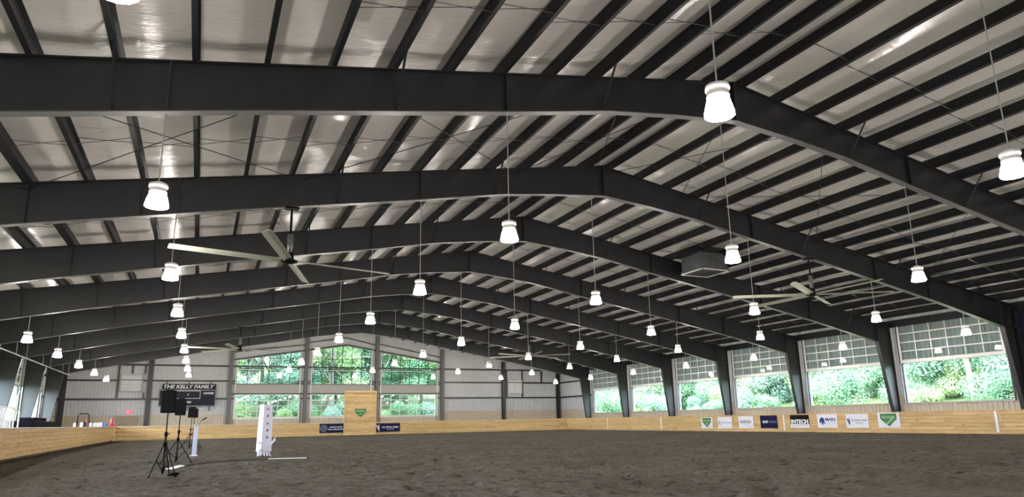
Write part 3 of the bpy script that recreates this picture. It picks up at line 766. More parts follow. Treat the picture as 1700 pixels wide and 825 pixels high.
def glyph_row(parent, y, z, w_, h_, n, m_, seed, rz=0):
    """row of short upright letter-like strokes for lettering too blurred to read"""
    rnd = random.Random(seed); b_ = MB(); cw = w_ / n
    for i in range(n):
        x0 = -w_ / 2 + i * cw; a = cw * 0.14
        b_.box(x0 + a, x0 + a + cw * 0.2, y - 0.003, y, z - h_ / 2, z + h_ / 2)
        if rnd.random() < 0.7: b_.box(x0 + cw * 0.62, x0 + cw * 0.82, y - 0.003, y, z - h_ / 2, z + h_ / 2)
        for zz in rnd.sample([z - h_ / 2 + 0.1 * h_, z, z + h_ / 2 - 0.1 * h_], 2): b_.box(x0 + a, x0 + cw * 0.8, y - 0.003, y, zz - h_ * 0.1, zz + h_ * 0.1)
    return b_.build('lettering', m_, parent)
glyph_row(ps, -0.021, 0.19, 0.84, 0.17, 6, M_lgreen, 1)
glyph_row(ps, -0.021, -0.05, 0.24, 0.12, 2, M_lgreen, 2)

# ------------------------------------------------------------------ banners
def banner(label, centre, rz, w_, h_, m_):
    t = empty('banner', centre, rz); tag(t, label, 'banner', 'sponsor banners on the kickboards')
    # slightly wavy sheet with thickness
    n = 10; vs = []; fs = []
    for side in (0, 1):
        for i in range(n + 1):
            x = -w_ / 2 + w_ * i / n; y_ = -0.008 - 0.004 * math.sin(i * 1.9) + side * 0.006
            vs += [(x, y_, -h_ / 2), (x, y_, h_ / 2)]
    o = 2 * (n + 1)
    for i in range(n):
        a = 2 * i; fs += [(a, a + 2, a + 3, a + 1), (o + a, o + a + 1, o + a + 3, o + a + 2), (a, a + o, a + o + 2, a + 2), (a + 1, a + 3, a + 3 + o, a + 1 + o)]
    fs += [(0, 1, o + 1, o), (2 * n, 2 * n + o, 2 * n + o + 1, 2 * n + 1)]
    MB().add(vs, fs).build('sheet', m_, t)
    return t
PY = -0.016
# far end
b1 = banner('navy banner with round seal left of the tall goal board', (XA - 3.80, BF - 0.035, 0.66), 0, 2.34, 0.82, M_navy)
m = MB()
for r0, r1 in ((0.26, 0.30), (0.17, 0.205)):
    n = 28; vs = []; fs = []
    for i in range(n):
        a = 2 * math.pi * i / n; vs += [(-0.80 + r0 * math.cos(a), PY, r0 * math.sin(a)), (-0.80 + r1 * math.cos(a), PY, r1 * math.sin(a))]
    for i in range(n): q = 2 * i; p = (2 * i + 2) % (2 * n); fs.append((q, q + 1, p + 1, p))
    m.add(vs, fs)
m.box(-0.86, -0.82, PY - 0.003, PY, -0.10, 0.08).box(-0.79, -0.75, PY - 0.003, PY, -0.05, 0.12).box(-0.88, -0.72, PY - 0.003, PY, -0.02, 0.02)
m.build('seal', M_pgrey, b1)
lettering('UNITED STATES', 0.15, b1, (0.30, PY, 0.10), 0, M_pwhite, 1.15, 0.12, bold=0.003)
lettering('POLO ASSOCIATION', 0.15, b1, (0.30, PY, -0.10), 0, M_pwhite, 1.42, 0.12, bold=0.003)
def rider(parent, x, z, s, m_):
    b_ = MB()
    for poly in ([(-0.10, 0.02), (0.06, 0.06), (0.10, -0.06), (-0.06, -0.10)], [(-0.02, 0.05), (0.05, 0.24), (0.10, 0.22), (0.07, 0.04)], [(-0.22, 0.22), (-0.18, 0.24), (-0.02, 0.08), (-0.06, 0.05)], [(0.00, -0.08), (0.05, -0.28), (0.10, -0.28), (0.08, -0.06)], [(-0.12, 0.0), (-0.16, 0.12), (-0.08, 0.16), (-0.04, 0.02)], [(-0.04, -0.08), (-0.02, -0.22), (0.02, -0.20), (0.02, -0.07)]):
        b_.prism([(x + u * s, z + v * s) for u, v in poly], 'y', PY - 0.004, PY)
    return b_.build('rider_emblem', m_, parent)
b2 = banner('navy banner with mounted rider emblem right of the tall goal board', (XA + 1.34, BF - 0.035, 0.62), 0, 2.32, 0.80, M_navy)
rider(b2, -0.92, 0.02, 1.15, M_pwhite)
lettering('U.S. POLO ASSN.', 0.2, b2, (0.22, PY, 0.04), 0, M_pwhite, 1.62, 0.17, bold=0.004)
lettering('SINCE 1890', 0.1, b2, (0.22, PY, -0.16), 0, M_pwhite, 0.7, 0.08)
# right side: local +x of the banner points to -Y (rz -90), face to -X
def rban(label, ya, yb_, z0, z1, m_): return banner(label, (BR - 0.02, (ya + yb_) / 2, (z0 + z1) / 2), R(-90), ya - yb_, z1 - z0, m_)
def pent_banner(label, ya, yb_, z0, z1, seed, full):
    b_ = rban(label, ya, yb_, z0, z1, M_wvinyl); w_, h_ = ya - yb_, z1 - z0
    m = MB(); m.prism([(u, v + 0.01) for u, v in pentagon(w_ * 0.74, h_ * 0.86, 0, 0)], 'y', PY - 0.004, PY); m.build('pentagon', M_dgreen, b_)
    m = MB(); m.prism([(u, v + 0.01) for u, v in pentagon(w_ * 0.68, h_ * 0.78, 0, 0)], 'y', PY - 0.007, PY - 0.004); m.build('pentagon_field', M_green, b_)
    glyph_row(b_, PY - 0.008, h_ * 0.20, w_ * 0.58, h_ * 0.17, 5, M_lgreen, seed)
    m = MB()
    if full: m.bar((-w_ * 0.10, PY - 0.009, -h_ * 0.26), (w_ * 0.26, PY - 0.009, h_ * 0.22), 0.004, 0.06, up=(0, 0, 1))
    else: m.box(-0.10, 0.10, PY - 0.011, PY - 0.008, -0.09, -0.02).box(-0.06, 0.02, PY - 0.011, PY - 0.008, -0.2, -0.13)
    m.build('slash_mark', M_lgreen, b_)
    return b_
pent_banner('small white banner with green pentagon, leftmost on the right kickboard', 43.25, 41.95, 0.20, 1.03, 5, False)
b_ = rban('white banner with small violet rider emblem, second from the left', 41.34, 39.84, 0.22, 1.03, M_wvinyl)
rider(b_, -0.56, -0.02, 0.8, M_pviolet); lettering('U.S. POLO ASSN.', 0.14, b_, (0.12, PY, 0.0), 0, M_pviolet, 1.08, 0.10); 
b_ = rban('white banner with faint grey script between the violet rider and navy banners', 39.14, 37.68, 0.23, 1.06, M_wvinyl)
m = MB()
pts = [(-0.55 + 1.1 * i / 60, PY - 0.004, 0.03 + 0.14 * math.sin(i * 0.85) * (0.7 + 0.3 * math.sin(i * 0.3))) for i in range(61)]; m.tube(pts, 0.016, 4)
m.tube([(-0.3 + 0.9 * i / 12, PY - 0.004, -0.16 - 0.14 * i / 12 + 0.05 * math.sin(i * .5)) for i in range(13)], 0.010, 4); m.build('script', M_pgrey, b_)
b_ = rban('navy banner with small white lettering left of the INTECH banner', 37.01, 35.46, 0.24, 1.09, M_navy)
lettering('BNY', 0.2, b_, (-0.28, PY, 0.0), 0, M_pwhite, 0.50, 0.17, bold=0.008); lettering('WEALTH', 0.16, b_, (0.38, PY, 0.0), 0, M_pgrey, 0.62, 0.11)
m = MB(); m.box(0.02, 0.03, PY - 0.004, PY, -0.10, 0.10); m.build('divider', M_pgrey, b_)
b_ = rban('black and white INTECH banner on the right kickboard', 34.32, 32.77, 0.28, 1.09, M_bvinyl)
m = MB(); m.box(-0.775, 0.775, PY - 0.004, PY, -0.405, -0.16); m.build('white_band', M_wvinyl, b_)
lettering('INTECH', 0.3, b_, (0.0, PY - 0.002, -0.01), 0, M_pwhite, 1.40, 0.26, bold=0.014)
m = MB(); m.tube([(-0.6 + 1.3 * i / 14, PY - 0.006, -0.34 + 0.10 * math.sin(i / 14 * 2.2)) for i in range(15)], 0.012, 4); m.build('swoosh', M_pviolet, b_)
b_ = rban('white banner with blue horse head and MARS lettering', 32.12, 30.62, 0.28, 1.11, M_wvinyl)
m = MB(); hp = [(-0.55, 0.10), (-0.46, 0.20), (-0.33, 0.22), (-0.24, 0.16), (-0.20, 0.0), (-0.18, -0.20), (-0.24, -0.20), (-0.28, -0.06), (-0.32, -0.20), (-0.38, -0.26), (-0.42, -0.14), (-0.40, -0.02), (-0.46, -0.10), (-0.54, -0.14), (-0.58, -0.04)]
m.prism(hp, 'y', PY - 0.004, PY); m.build('horse_head', M_pblue, b_)
lettering('MARS', 0.28, b_, (0.26, PY, 0.09), 0, M_pblue, 0.76, 0.19, bold=0.006); lettering('EQUESTRIAN', 0.1, b_, (0.26, PY, -0.10), 0, M_pviolet, 0.76, 0.06)
b_ = rban('white banner with small blue rider and thin lettering right of the MARS banner', 29.99, 28.45, 0.28, 1.10, M_wvinyl)
rider(b_, -0.56, -0.02, 0.8, M_pblue); lettering('U.S. POLO ASSN.', 0.14, b_, (0.14, PY, 0.03), 0, M_pblue, 1.10, 0.10); lettering('SINCE 1890', 0.1, b_, (0.14, PY, -0.12), 0, M_pred, 0.48, 0.07)
pent_banner('white banner with bright green pentagon, rightmost on the right kickboard', 27.82, 26.45, 0.30, 1.12, 8, True)

# ------------------------------------------------------------------ pendant lamps
def make_lamp():
    t = empty('pendant_lamp')
    m = MB(); m.lathe([(0.165, -0.05), (0.19, -0.12), (0.215, -0.22), (0.235, -0.30), (0.235, -0.322)], 12); m.build('refractor', M_lamp, t, True)
    m = MB(); m.lathe([(0.234, -0.3225), (0.225, -0.335), (0.17, -0.348), (0.05, -0.352)], 12); m.build('lens', M_lens, t, True)
    m = MB(); m.lathe([(0.03, 0.22), (0.10, 0.21), (0.185, 0.17), (0.19, 0.10), (0.175, 0.09), (0.165, 0.03), (0.18, 0.0), (0.17, -0.045), (0.05, -0.046)], 16); m.build('housing', M_lampcap, t, True)
    return t
LROW = [(-22.9, 5.40, 'leftmost row'), (-16.2, 5.83, 'second row from left'), (-8.05, 5.85, 'third row from left'), (-0.6, 5.88, 'middle row'), (7.85, 5.86, 'third row from right'), (15.9, 5.85, 'second row from right'), (22.9, 5.42, 'rightmost row')]
lp = make_lamp(); index_children(); first = True
rodm = {}
for k in range(KN, 9):
    for x, z, rn in LROW:
        o = lp if first else copy_tree(lp); first = False
        o.location = (XA + x, FY(k), z + 0.12)
        top = zb(x) - 0.035 - (z + 0.12)
        if x not in rodm:
            m = MB(); m.tube([(0, 0, 0.2), (0, 0, top)], 0.014, 6); rodm[x] = m.mesh('hanging_rod')
        mk('hanging_rod', rodm[x], M_rod, o)
        tag(o, 'glowing pendant lamp, ' + rn + ', on the frame ' + ORD[k], 'lamp', 'pendant lamps')

# ------------------------------------------------------------------ large ceiling fans
def fan(x, k, zhub, angles, label, r=3.75):
    t = empty('ceiling_fan', (XA + x, FY(k), zhub)); tag(t, label, 'ceiling fan', 'large ceiling fans')
    m = MB(); m.lathe([(0.05, 0.30), (0.14, 0.28), (0.14, 0.06), (0.22, 0.04), (0.30, 0.0), (0.28, -0.05), (0.08, -0.10)], 16); m.build('motor_hub', M_blackm, t, True)
    m = MB(); m.lathe([(0.07, 0.95), (0.10, 0.90), (0.10, 0.55), (0.06, 0.30)], 10); m.build('motor_case', M_galv, t, True)
    m = MB(); m.tube([(0, 0, 0.25), (0, 0, zb(x) - zhub)], 0.04, 8); m.build('down_rod', M_blackm, t)
    m = MB(); m.box(-0.22, 0.22, -0.16, 0.16, zb(x) - zhub - 0.10, zb(x) - zhub - 0.03); m.build('mount', M_blackm, t)
    for a in angles:
        m = MB(); vs = []; c, s_ = math.cos(R(a)), math.sin(R(a))
        secs = [(0.25, 0.11), (0.5, 0.15), (r - 0.25, 0.15), (r, 0.13)]
        for rr, hw in secs:
            for q, zz in ((-hw, -0.05), (0, 0.02), (hw, 0.035), (hw, 0.045), (0, 0.045), (-hw, -0.035)):
                vs.append((c * rr - s_ * q, s_ * rr + c * q, zz))
        fs = []
        for i in range(3):
            for j in range(6): fs.append((i * 6 + j, (i + 1) * 6 + j, (i + 1) * 6 + (j + 1) % 6, i * 6 + (j + 1) % 6))
        fs += [tuple(range(6)), tuple(reversed(range(18, 24)))]
        m.add(vs, fs).build('blade', M_blade, t)
    for sx, sy in ((1, 1), (-1, 1), (1, -1), (-1, -1)):
        m = MB(); m.tube([(0, 0, 0.92), (sx * 1.1, sy * 0.9, zb(x) - zhub + 0.3)], 0.005, 5); m.build('guy_wire', M_blackm, t)
fan(-12.65, 2, 6.50, (14, 74, 194, 254), 'large pale bladed ceiling fan nearest the camera, on the left')
fan(11.65, 2, 6.78, [30 + 60 * i for i in range(6)], 'large pale bladed ceiling fan nearest the camera, on the right')
fan(-12.6, 6, 6.70, [14 + 60 * i for i in range(6)], 'large ceiling fan further back on the left, before the gable windows')
fan(11.8, 6, 6.72, [20 + 60 * i for i in range(6)], 'large ceiling fan further back on the right')

# roof ventilation box between the second and third frames
hv = empty('ventilation_box', (XA + 9.46, 28.7, 9.0)); tag(hv, 'grey sheet metal ventilation box under the right roof slope', 'vent box')
m = MB(); m.box(0, 1.80, 0, 1.75, 0.10, 0.95); bevel(m.build('duct', M_galv, hv), 0.015, 1)
m = MB(); m.box(-0.04, 1.84, -0.04, 1.79, 0.02, 0.12); m.build('collar', M_galv, hv)
m = MB(); m.box(-0.06, 1.86, -0.06, 0.0, -0.03, 0.03).box(-0.06, 1.86, 1.75, 1.81, -0.03, 0.03).box(-0.06, 0, -0.06, 1.81, -0.03, 0.03).box(1.80, 1.86, -0.06, 1.81, -0.03, 0.03); m.build('rim', M_doorfr, hv)
m = MB(); m.box(0, 1.8, 0, 1.75, 0.0, 0.02); m.build('grille', M_black, hv)
m = MB(); m.box(-0.3, 2.1, -0.2, 1.95, 0.95, 1.02); m.build('roof_curb', M_purlin, hv)

# conduit along the left side and cable on the rafters
cp = MB(); cp.box(XA - 25.54, XA - 25.46, YN + 1, FY(8) - 0.5, 5.52, 5.58)
cr = empty('hanging_rail', (0, 0, 0)); tag(cr, 'long pale rail hung along the left wall in front of the columns', 'rail')
cp.build('rail', M_endcol, cr)
for k in range(0, 8):
    for f in (0.35, 0.7):
        yy = FY(k) + f * L; m = MB(); m.tube([(XA - 25.5, yy, 5.6), (XA - 25.5, yy, zt(25.5) + 0.1)], 0.012, 5); m.build('hanger', M_rod, cr)

# ------------------------------------------------------------------ loudspeakers on tripods
def speaker_set(x, y, zbase, label_s, label_t, rz=0, w_=0.40, h_=0.50, legs=(0.36, 0.72), la=(90, 215, 330)):
    st = empty('speaker_stand', (x, y, 0), rz); tag(st, label_t, 'stand', 'tripod speaker stands')
    m = MB(); m.tube([(0, 0, 0.06), (0, 0, 0.95)], 0.022, 8); m.build('lower_pole', M_blackm, st)
    m = MB(); m.tube([(0, 0, 0.90), (0, 0, zbase + 0.03)], 0.015, 8); m.build('upper_pole', M_blackm, st)
    m = MB(); m.lathe([(0.03, 0.88), (0.035, 0.90), (0.035, 0.97), (0.02, 0.99)], 10); m.build('clamp_collar', M_black, st)
    m = MB(); m.tube([(0.03, 0, 0.93), (0.075, 0, 0.94)], 0.013, 6); m.build('clamp_knob', M_black, st)
    m = MB(); m.lathe([(0.035, 0.66), (0.045, 0.68), (0.045, 0.74), (0.03, 0.76)], 10); m.build('hub', M_black, st)
    m = MB(); m.lathe([(0.03, 0.10), (0.035, 0.12), (0.035, 0.17), (0.03, 0.19)], 10); m.build('lower_hub', M_black, st)
    rr, zz = legs
    for a in la:
        c, s_ = math.cos(R(a)), math.sin(R(a))
        m = MB(); m.tube([(c * 0.04, s_ * 0.04, zz), (c * rr, s_ * rr, 0.025)], 0.014, 8); lg = m.build('leg', M_blackm, st)
        m = MB(); m.tube([(c * rr * 0.97, s_ * rr * 0.97, 0.05), (c * rr * 1.02, s_ * rr * 1.02, 0.0)], 0.02, 8); m.build('rubber_foot', M_black, lg)
        m = MB(); m.tube([(c * 0.03, s_ * 0.03, 0.15), (c * rr * 0.52, s_ * rr * 0.52, zz - (zz - 0.02) * 0.5)], 0.010, 6); m.build('brace', M_blackm, st)
    sp = empty('loudspeaker', (x, y, zbase), rz); tag(sp, label_s, 'loudspeaker', 'black loudspeakers on stands')
    d_ = 0.36
    # trapezoid cabinet
    m = MB(); m.prism([(-w_ / 2, -d_ / 2), (w_ / 2, -d_ / 2), (w_ * 0.36, d_ / 2), (-w_ * 0.36, d_ / 2)], 'z', 0, h_); bevel(m.build('cabinet', M_black, sp), 0.015, 2)
    m = MB(); m.box(-w_ / 2 + 0.02, w_ / 2 - 0.02, -d_ / 2 - 0.012, -d_ / 2 + 0.002, 0.02, h_ - 0.02); m.build('grille', M_blackm, sp)
    m = MB(); m.tube([(-0.09, 0, h_ - 0.002), (-0.08, 0, h_ + 0.02), (0.08, 0, h_ + 0.02), (0.09, 0, h_ - 0.002)], 0.012, 6); m.build('handle', M_black, sp)
speaker_set(-0.64, 17.65, 1.40, 'largest black loudspeaker, nearest the camera, on the front tripod', 'nearest black tripod speaker stand standing on the sand', 0.0, w_=0.31, h_=0.49, la=(70, 225, 318), legs=(0.37, 0.70))
speaker_set(-0.52, 23.9, 1.43, 'black loudspeaker on the second tripod from the front', 'second black tripod speaker stand from the front', 0.0, w_=0.31, h_=0.50, la=(95, 215, 325), legs=(0.52, 0.66))
speaker_set(-0.30, 37.6, 1.50, 'left one of the two far black loudspeakers under the scoreboard', 'left one of the two far tripod speaker stands', 0, w_=0.36, h_=0.50, legs=(0.55, 0.70))
speaker_set(-0.19, 40.0, 1.52, 'right one of the two far black loudspeakers, half hidden by its neighbour', 'right one of the two far tripod speaker stands', 0, w_=0.34, h_=0.46, legs=(0.55, 0.70), la=(60, 200, 320))

# clear lectern with microphone
lc = empty('lectern', (-0.05, 29.0, 0)); tag(lc, 'narrow clear acrylic lectern standing on the sand behind the speaker stands', 'lectern')
m = MB(); m.prism([(-0.07, 0), (0.07, 0), (0.08, 1.08), (-0.08, 1.08)], 'y', -0.02, 0.02); m.build('front_panel', M_acrylic, lc)
for s in (-1, 1):
    m = MB(); m.box(s * 0.075 - 0.008, s * 0.075 + 0.008, 0.02, 0.2, 0.02, 1.08); m.build('side_panel', M_acrylic, lc)
m = MB(); m.box(-0.14, 0.14, -0.12, 0.26, 0, 0.03); m.build('base', M_white, lc)
m = MB(); m.bar((0, -0.12, 1.06), (0, 0.28, 1.16), 0.20, 0.02); m.build('reading_shelf', M_acrylic, lc)
m = MB(); m.tube([(0.10, 0.1, 1.12), (0.13, 0.06, 1.25), (0.20, 0.0, 1.32)], 0.008, 6); m.build('gooseneck', M_black, lc)
m = MB(); m.tube([(0.20, 0.0, 1.32), (0.34, -0.06, 1.40)], 0.022, 8); m.build('microphone', M_black, lc)

# white fabric goal post tower
gt = empty('goal_post', (2.19, 26.3, 0), R(22)); tag(gt, 'white fabric goal post tower with small round logos standing on the sand', 'goal post')
def ring(hw, z): return [(-hw, -hw, z), (hw, -hw, z), (hw, hw, z), (-hw, hw, z)]
m = MB(); lev = [(0.225, 0.18), (0.22, 0.30), (0.22, 0.40), (0.215, 0.80), (0.195, 1.40), (0.185, 1.80)]
vs = [v for hw, z in lev for v in ring(hw * 0.86, z)]; fs = []
for i in range(len(lev) - 1):
    for j in range(4): fs.append((i * 4 + j, i * 4 + (j + 1) % 4, (i + 1) * 4 + (j + 1) % 4, (i + 1) * 4 + j))
fs += [(3, 2, 1, 0), tuple(range(len(lev) * 4 - 4, len(lev) * 4))]
m.add(vs, fs); m.build('sleeve', M_foam, gt)
m = MB(); m.box(-0.2, 0.2, -0.2, 0.2, 0.385, 0.405); m.build('strap', M_white, gt)
rnd = random.Random(3)
for i in range(12):     # splayed tassels of the skirt
    a = 2 * math.pi * i / 12 + 0.2; c, s_ = math.cos(a), math.sin(a); q = rnd.uniform(0.19, 0.27)
    m = MB(); m.tube([(c * 0.16, s_ * 0.16, 0.22), (c * 0.18, s_ * 0.18, 0.10), (c * q, s_ * q, 0.012)], [0.055, 0.04, 0.012], 6); m.build('skirt_tassel', M_foam, gt)
m = MB(); m.tube([(0.16, -0.22, 0.42), (0.26, -0.24, 0.56), (0.30, -0.24, 0.68)], [0.02, 0.055, 0.03], 8); m.build('loose_flap', M_foam, gt)
m = MB(); m.tube([(-0.18, -0.22, 0.30), (-0.27, -0.24, 0.22), (-0.31, -0.24, 0.12)], [0.03, 0.04, 0.02], 8); m.build('loose_flap', M_foam, gt)
m = MB(); m.tube([(-0.18, -0.2, 0.47), (-0.28, -0.22, 0.50), (-0.34, -0.22, 0.50)], [0.02, 0.035, 0.02], 8); m.build('loose_flap', M_foam, gt)
for i, z in enumerate((1.64, 1.40, 1.14, 0.90, 0.66)):
    hw = 0.86 * (0.215 + (0.195 - 0.215) * (z - 0.8) / 0.6) + 0.004
    b_ = MB()
    if i in (0, 2):
        n = 16; vs = []; fs = []
        for q in range(n):
            a = 2 * math.pi * q / n
            for r_ in (0.032, 0.046): vs.append((r_ * math.cos(a), -hw, z + r_ * math.sin(a)))
        for q in range(n): u = 2 * q; p = (2 * q + 2) % (2 * n); fs.append((u, u + 1, p + 1, p))
        b_.add(vs, fs).box(-0.015, 0.015, -hw - 0.001, -hw + 0.006, z - 0.015, z + 0.015)
    else:
        b_.prism([(-0.02, z - 0.05), (0.02, z - 0.03), (0.035, z + 0.03), (0.0, z + 0.05), (-0.03, z + 0.02)], 'y', -hw - 0.001, -hw + 0.006)
    b_.build('logo', M_pblue, gt)

# things on the sand
ml = empty('polo_mallet', (2.0, 23.3, 0)); tag(ml, 'white shafted mallet lying on the sand right of the white goal post', 'mallet')
m = MB(); m.tube([(0.1, 0.1, 0.05), (1.25, -0.2, 0.05)], 0.014, 6); m.build('shaft', M_white, ml)
m = MB(); m.tube([(1.25, -0.32, 0.05), (1.28, -0.08, 0.05)], 0.03, 8); m.build('head', M_black, ml)
cb = MB(); cb.tube([(-0.3, 21.7, 0.02), (0.3, 22.6, 0.03), (1.0, 23.3, 0.04), (1.7, 23.4, 0.04), (2.1, 23.38, 0.04)], 0.012, 6)
tag(cb.build('cable', M_black), 'black cable lying on the sand between second stand and mallet', 'cable')
pb = empty('paper_board', (-0.42, 19.6, 0.02)); tag(pb, 'white clipboard lying on the sand behind the front speaker stand', 'clipboard')
m = MB(); m.bar((-0.16, -0.1, 0.05), (0.12, 0.2, 0.10), 0.22, 0.015); m.build('board', M_white, pb)
m = MB(); m.bar((0.06, 0.14, 0.10), (0.11, 0.19, 0.11), 0.10, 0.02); m.build('clip', M_rod, pb)
cc = MB(); pts = []
for i in range(40):
    a = i * 0.6; pts.append((-0.45 + 0.10 * math.cos(a) + 0.002 * i, 17.5 + 0.12 * math.sin(a), 0.03 + 0.0015 * i))
cc.tube(pts, 0.012, 5); tag(cc.build('cable', M_black), 'coil of black cable at the foot of the front speaker stand', 'cable')

# ------------------------------------------------------------------ left side: railing, draped table, tractor, cups, cone
rl = empty('white_railing', (0, 0, 0)); tag(rl, 'white baluster railing behind the left kickboard', 'railing')
XR = BL - 1.0
path = [(XR, 20.0, 1.98), (XR, 35.1, 1.98), (XR - 0.05, 36.5, 1.84)]
m = MB(); m.tube(path, 0.03, 8); m.build('top_rail', M_white, rl)
m = MB(); m.tube([(XR, 20.0, 0.15), (XR, 36.5, 0.15)], 0.025, 8); m.build('bottom_rail', M_white, rl)
yy = 29.0; bal = MB().tube([(0, 0, 0), (0, 0, 1.82)], 0.013, 6).mesh('baluster')
while yy < 35.0:
    mk('baluster', bal, M_white, rl, loc=(XR, yy, 0.15)); yy += 0.24
for yy in (20.0, 29.0, 35.1, 36.5):
    m = MB(); m.tube([(XR, yy, 0), (XR, yy, 1.98 if yy < 36 else 1.84)], 0.03, 8); m.build('post', M_white, rl)
m = MB(); m.tube([(XR - 0.2, 36.6, 0.3), (XR - 0.2, 36.6, 1.9), (XR - 0.25, 36.9, 2.5), (XR - 0.3, 37.6, 2.75)], 0.03, 8); m.build('stair_handrail', M_white, rl)
dt = empty('draped_table', (BL - 1.1, 40.2, 0)); tag(dt, 'long black draped table behind the left kickboard', 'table')
m = MB(); m.box(-0.5, 0.5, -2.9, 2.9, 0, 1.45); dr = bevel(m.build('drape', M_cloth, dt), 0.06, 3)
m = MB(); m.box(-0.35, 0.35, -1.6, 1.0, 1.45, 1.62); bevel(m.build('covered_case', M_cloth, dt), 0.05, 2)
m = MB(); m.box(-0.53, 0.53, -2.93, 2.93, 0.0, 0.06); m.build('hem', M_cloth, dt)

tr = empty('tractor', (-7.10, 55.0, 0)); tag(tr, 'small tractor with black roll bar behind the left kickboard', 'tractor')
m = MB(); m.tube([(-0.30, 0, 0.6), (-0.36, 0, 1.30), (-0.34, 0, 1.9), (-0.26, 0, 2.04), (0.22, 0, 2.04), (0.30, 0, 1.9), (0.34, 0, 1.30), (0.28, 0, 0.6)], 0.035, 8); m.build('roll_bar', M_blackm, tr)
for s in (-1, 1):
    m = MB(); m.tube([(s * 0.36, -0.01, 1.42), (s * 0.36, 0.01, 1.54)], 0.055, 8); m.build('pivot', M_black, tr)
m = MB(); m.box(-0.22, 0.22, -0.35, 0.1, 0.75, 0.9).box(-0.05, 0.22, 0.02, 0.12, 0.9, 1.48); bevel(m.build('seat', M_black, tr), 0.03, 2)
m = MB(); m.box(-0.30, 0.30, -1.9, -0.7, 0.55, 1.10); bevel(m.build('hood', M_orange, tr), 0.08, 3)
m = MB(); m.box(-0.35, 0.35, -0.7, 0.3, 0.45, 0.62); m.build('floor_pan', M_blackm, tr)
m = MB(); m.tube([(0, -0.75, 1.0), (0, -0.55, 1.26)], 0.02, 6); n = 14
m.tube([(0.17 * math.cos(2 * math.pi * i / n), -0.53 + 0.08 * math.sin(2 * math.pi * i / n), 1.26 + 0.13 * math.sin(2 * math.pi * i / n)) for i in range(n + 1)], 0.015, 5); m.build('steering_wheel', M_black, tr)
for s in (-1, 1):
    for yy, rr, ww in ((0.1, 0.50, 0.24), (-1.55, 0.33, 0.16)):
        m = MB(); xx = s * 0.52; m.tube([(xx - ww / 2, yy, rr), (xx - ww / 2 + 0.03, yy, rr), (xx + ww / 2 - 0.03, yy, rr), (xx + ww / 2, yy, rr)], [rr * 0.85, rr, rr, rr * 0.85], 20); wh = m.build('wheel', M_black, tr)
        m = MB(); m.tube([(xx - ww / 2 - 0.005, yy, rr), (xx + ww / 2 + 0.005, yy, rr)], rr * 0.5, 16); m.build('wheel_disc', M_orange, wh)

def jug(y, m_, label, r_=0.085, h_=0.25, x=BL - 0.06, nm='drink_jug'):
    t = empty(nm, (x, y, BH + 0.04)); tag(t, label, 'jug', 'jugs on the left kickboard')
    m = MB(); m.lathe([(r_ * 0.92, 0), (r_, 0.02), (r_, h_ * 0.85), (r_ * 0.8, h_ * 0.95)], 14); m.build('body', m_, t, True)
    m = MB(); m.lathe([(r_ * 0.62, h_ * 0.95), (r_ * 0.62, h_ * 1.05), (r_ * 0.5, h_ * 1.06)], 12); m.build('lid', m_, t, True)
jug(45.1, M_white, 'white jug on the left kickboard, nearest the draped table', 0.07, 0.22)
jug(47.6, M_white, 'wide white jug on the kickboard beside the tractor roll bar', 0.09, 0.24)
jug(51.4, M_white, 'white jug on the kickboard just right of the tractor', 0.085, 0.24)
jug(53.4, M_white, 'white jug on the kickboard, first of three close together', 0.085, 0.24)
jug(55.0, M_white, 'white jug on the kickboard, second of three close together', 0.085, 0.26)
jug(56.6, M_white, 'white jug on the kickboard right next to the blue jugs', 0.085, 0.27)
jug(57.8, M_blue, 'left of the two blue jugs on the kickboard', 0.08, 0.26)
jug(59.2, M_blue, 'right of the two blue jugs on the kickboard', 0.08, 0.26)
rc = empty('corner_cone', (BL - 0.06, 63.2, BH + 0.04)); tag(rc, 'tall red cone on the far left corner of the kickboards', 'cone')
m = MB(); m.box(-0.16, 0.16, -0.16, 0.16, 0, 0.04); m.build('base', M_red, rc)
m = MB(); m.lathe([(0.13, 0.04), (0.11, 0.3), (0.085, 0.60), (0.06, 0.66)], 16); m.build('body', M_red, rc, True)
rp = empty('red_flag_pole', (BL - 0.6, 53.6, 0)); tag(rp, 'thin red pole behind the white jugs on the left', 'pole')
m = MB(); m.tube([(0, 0, 0), (0, 0, 1.72)], 0.02, 8); m.build('pole', M_red, rp)
m = MB(); m.lathe([(0.16, 0), (0.16, 0.03), (0.05, 0.06)], 12); m.build('base', M_black, rp)

# ------------------------------------------------------------------ outdoors
def ground(x, y):
    # bank rising away from the building on the right and far sides
    d = max(0, x - (XA + XW) - 6, y - YE - 6)
    return -0.05 + 0.24 * d + 0.5 * MN.noise(Vector((x * 0.06, y * 0.06, 0)))* min(1, d / 5)
n = 60; vs = []; fs = []
X0, X1_, Y0, Y1_ = -90, 150, -80, 200
for j in range(n + 1):
    for i in range(n + 1):
        x = X0 + (X1_ - X0) * i / n; y = Y0 + (Y1_ - Y0) * j / n
        inside = XA - XW - 3 < x < XA + XW + 3 and YN - 3 < y < YE + 3
        vs.append((x, y, -0.4 if inside else ground(x, y)))
for j in range(n):
    for i in range(n): q = j * (n + 1) + i; fs.append((q, q + 1, q + n + 2, q + n + 1))
me = bpy.data.meshes.new('ground_outside'); me.from_pydata(vs, [], fs); me.update()
tag(mk('ground_outside', me, M_grass, smooth=True), 'rough grass bank outside the hall', None, kind='structure')

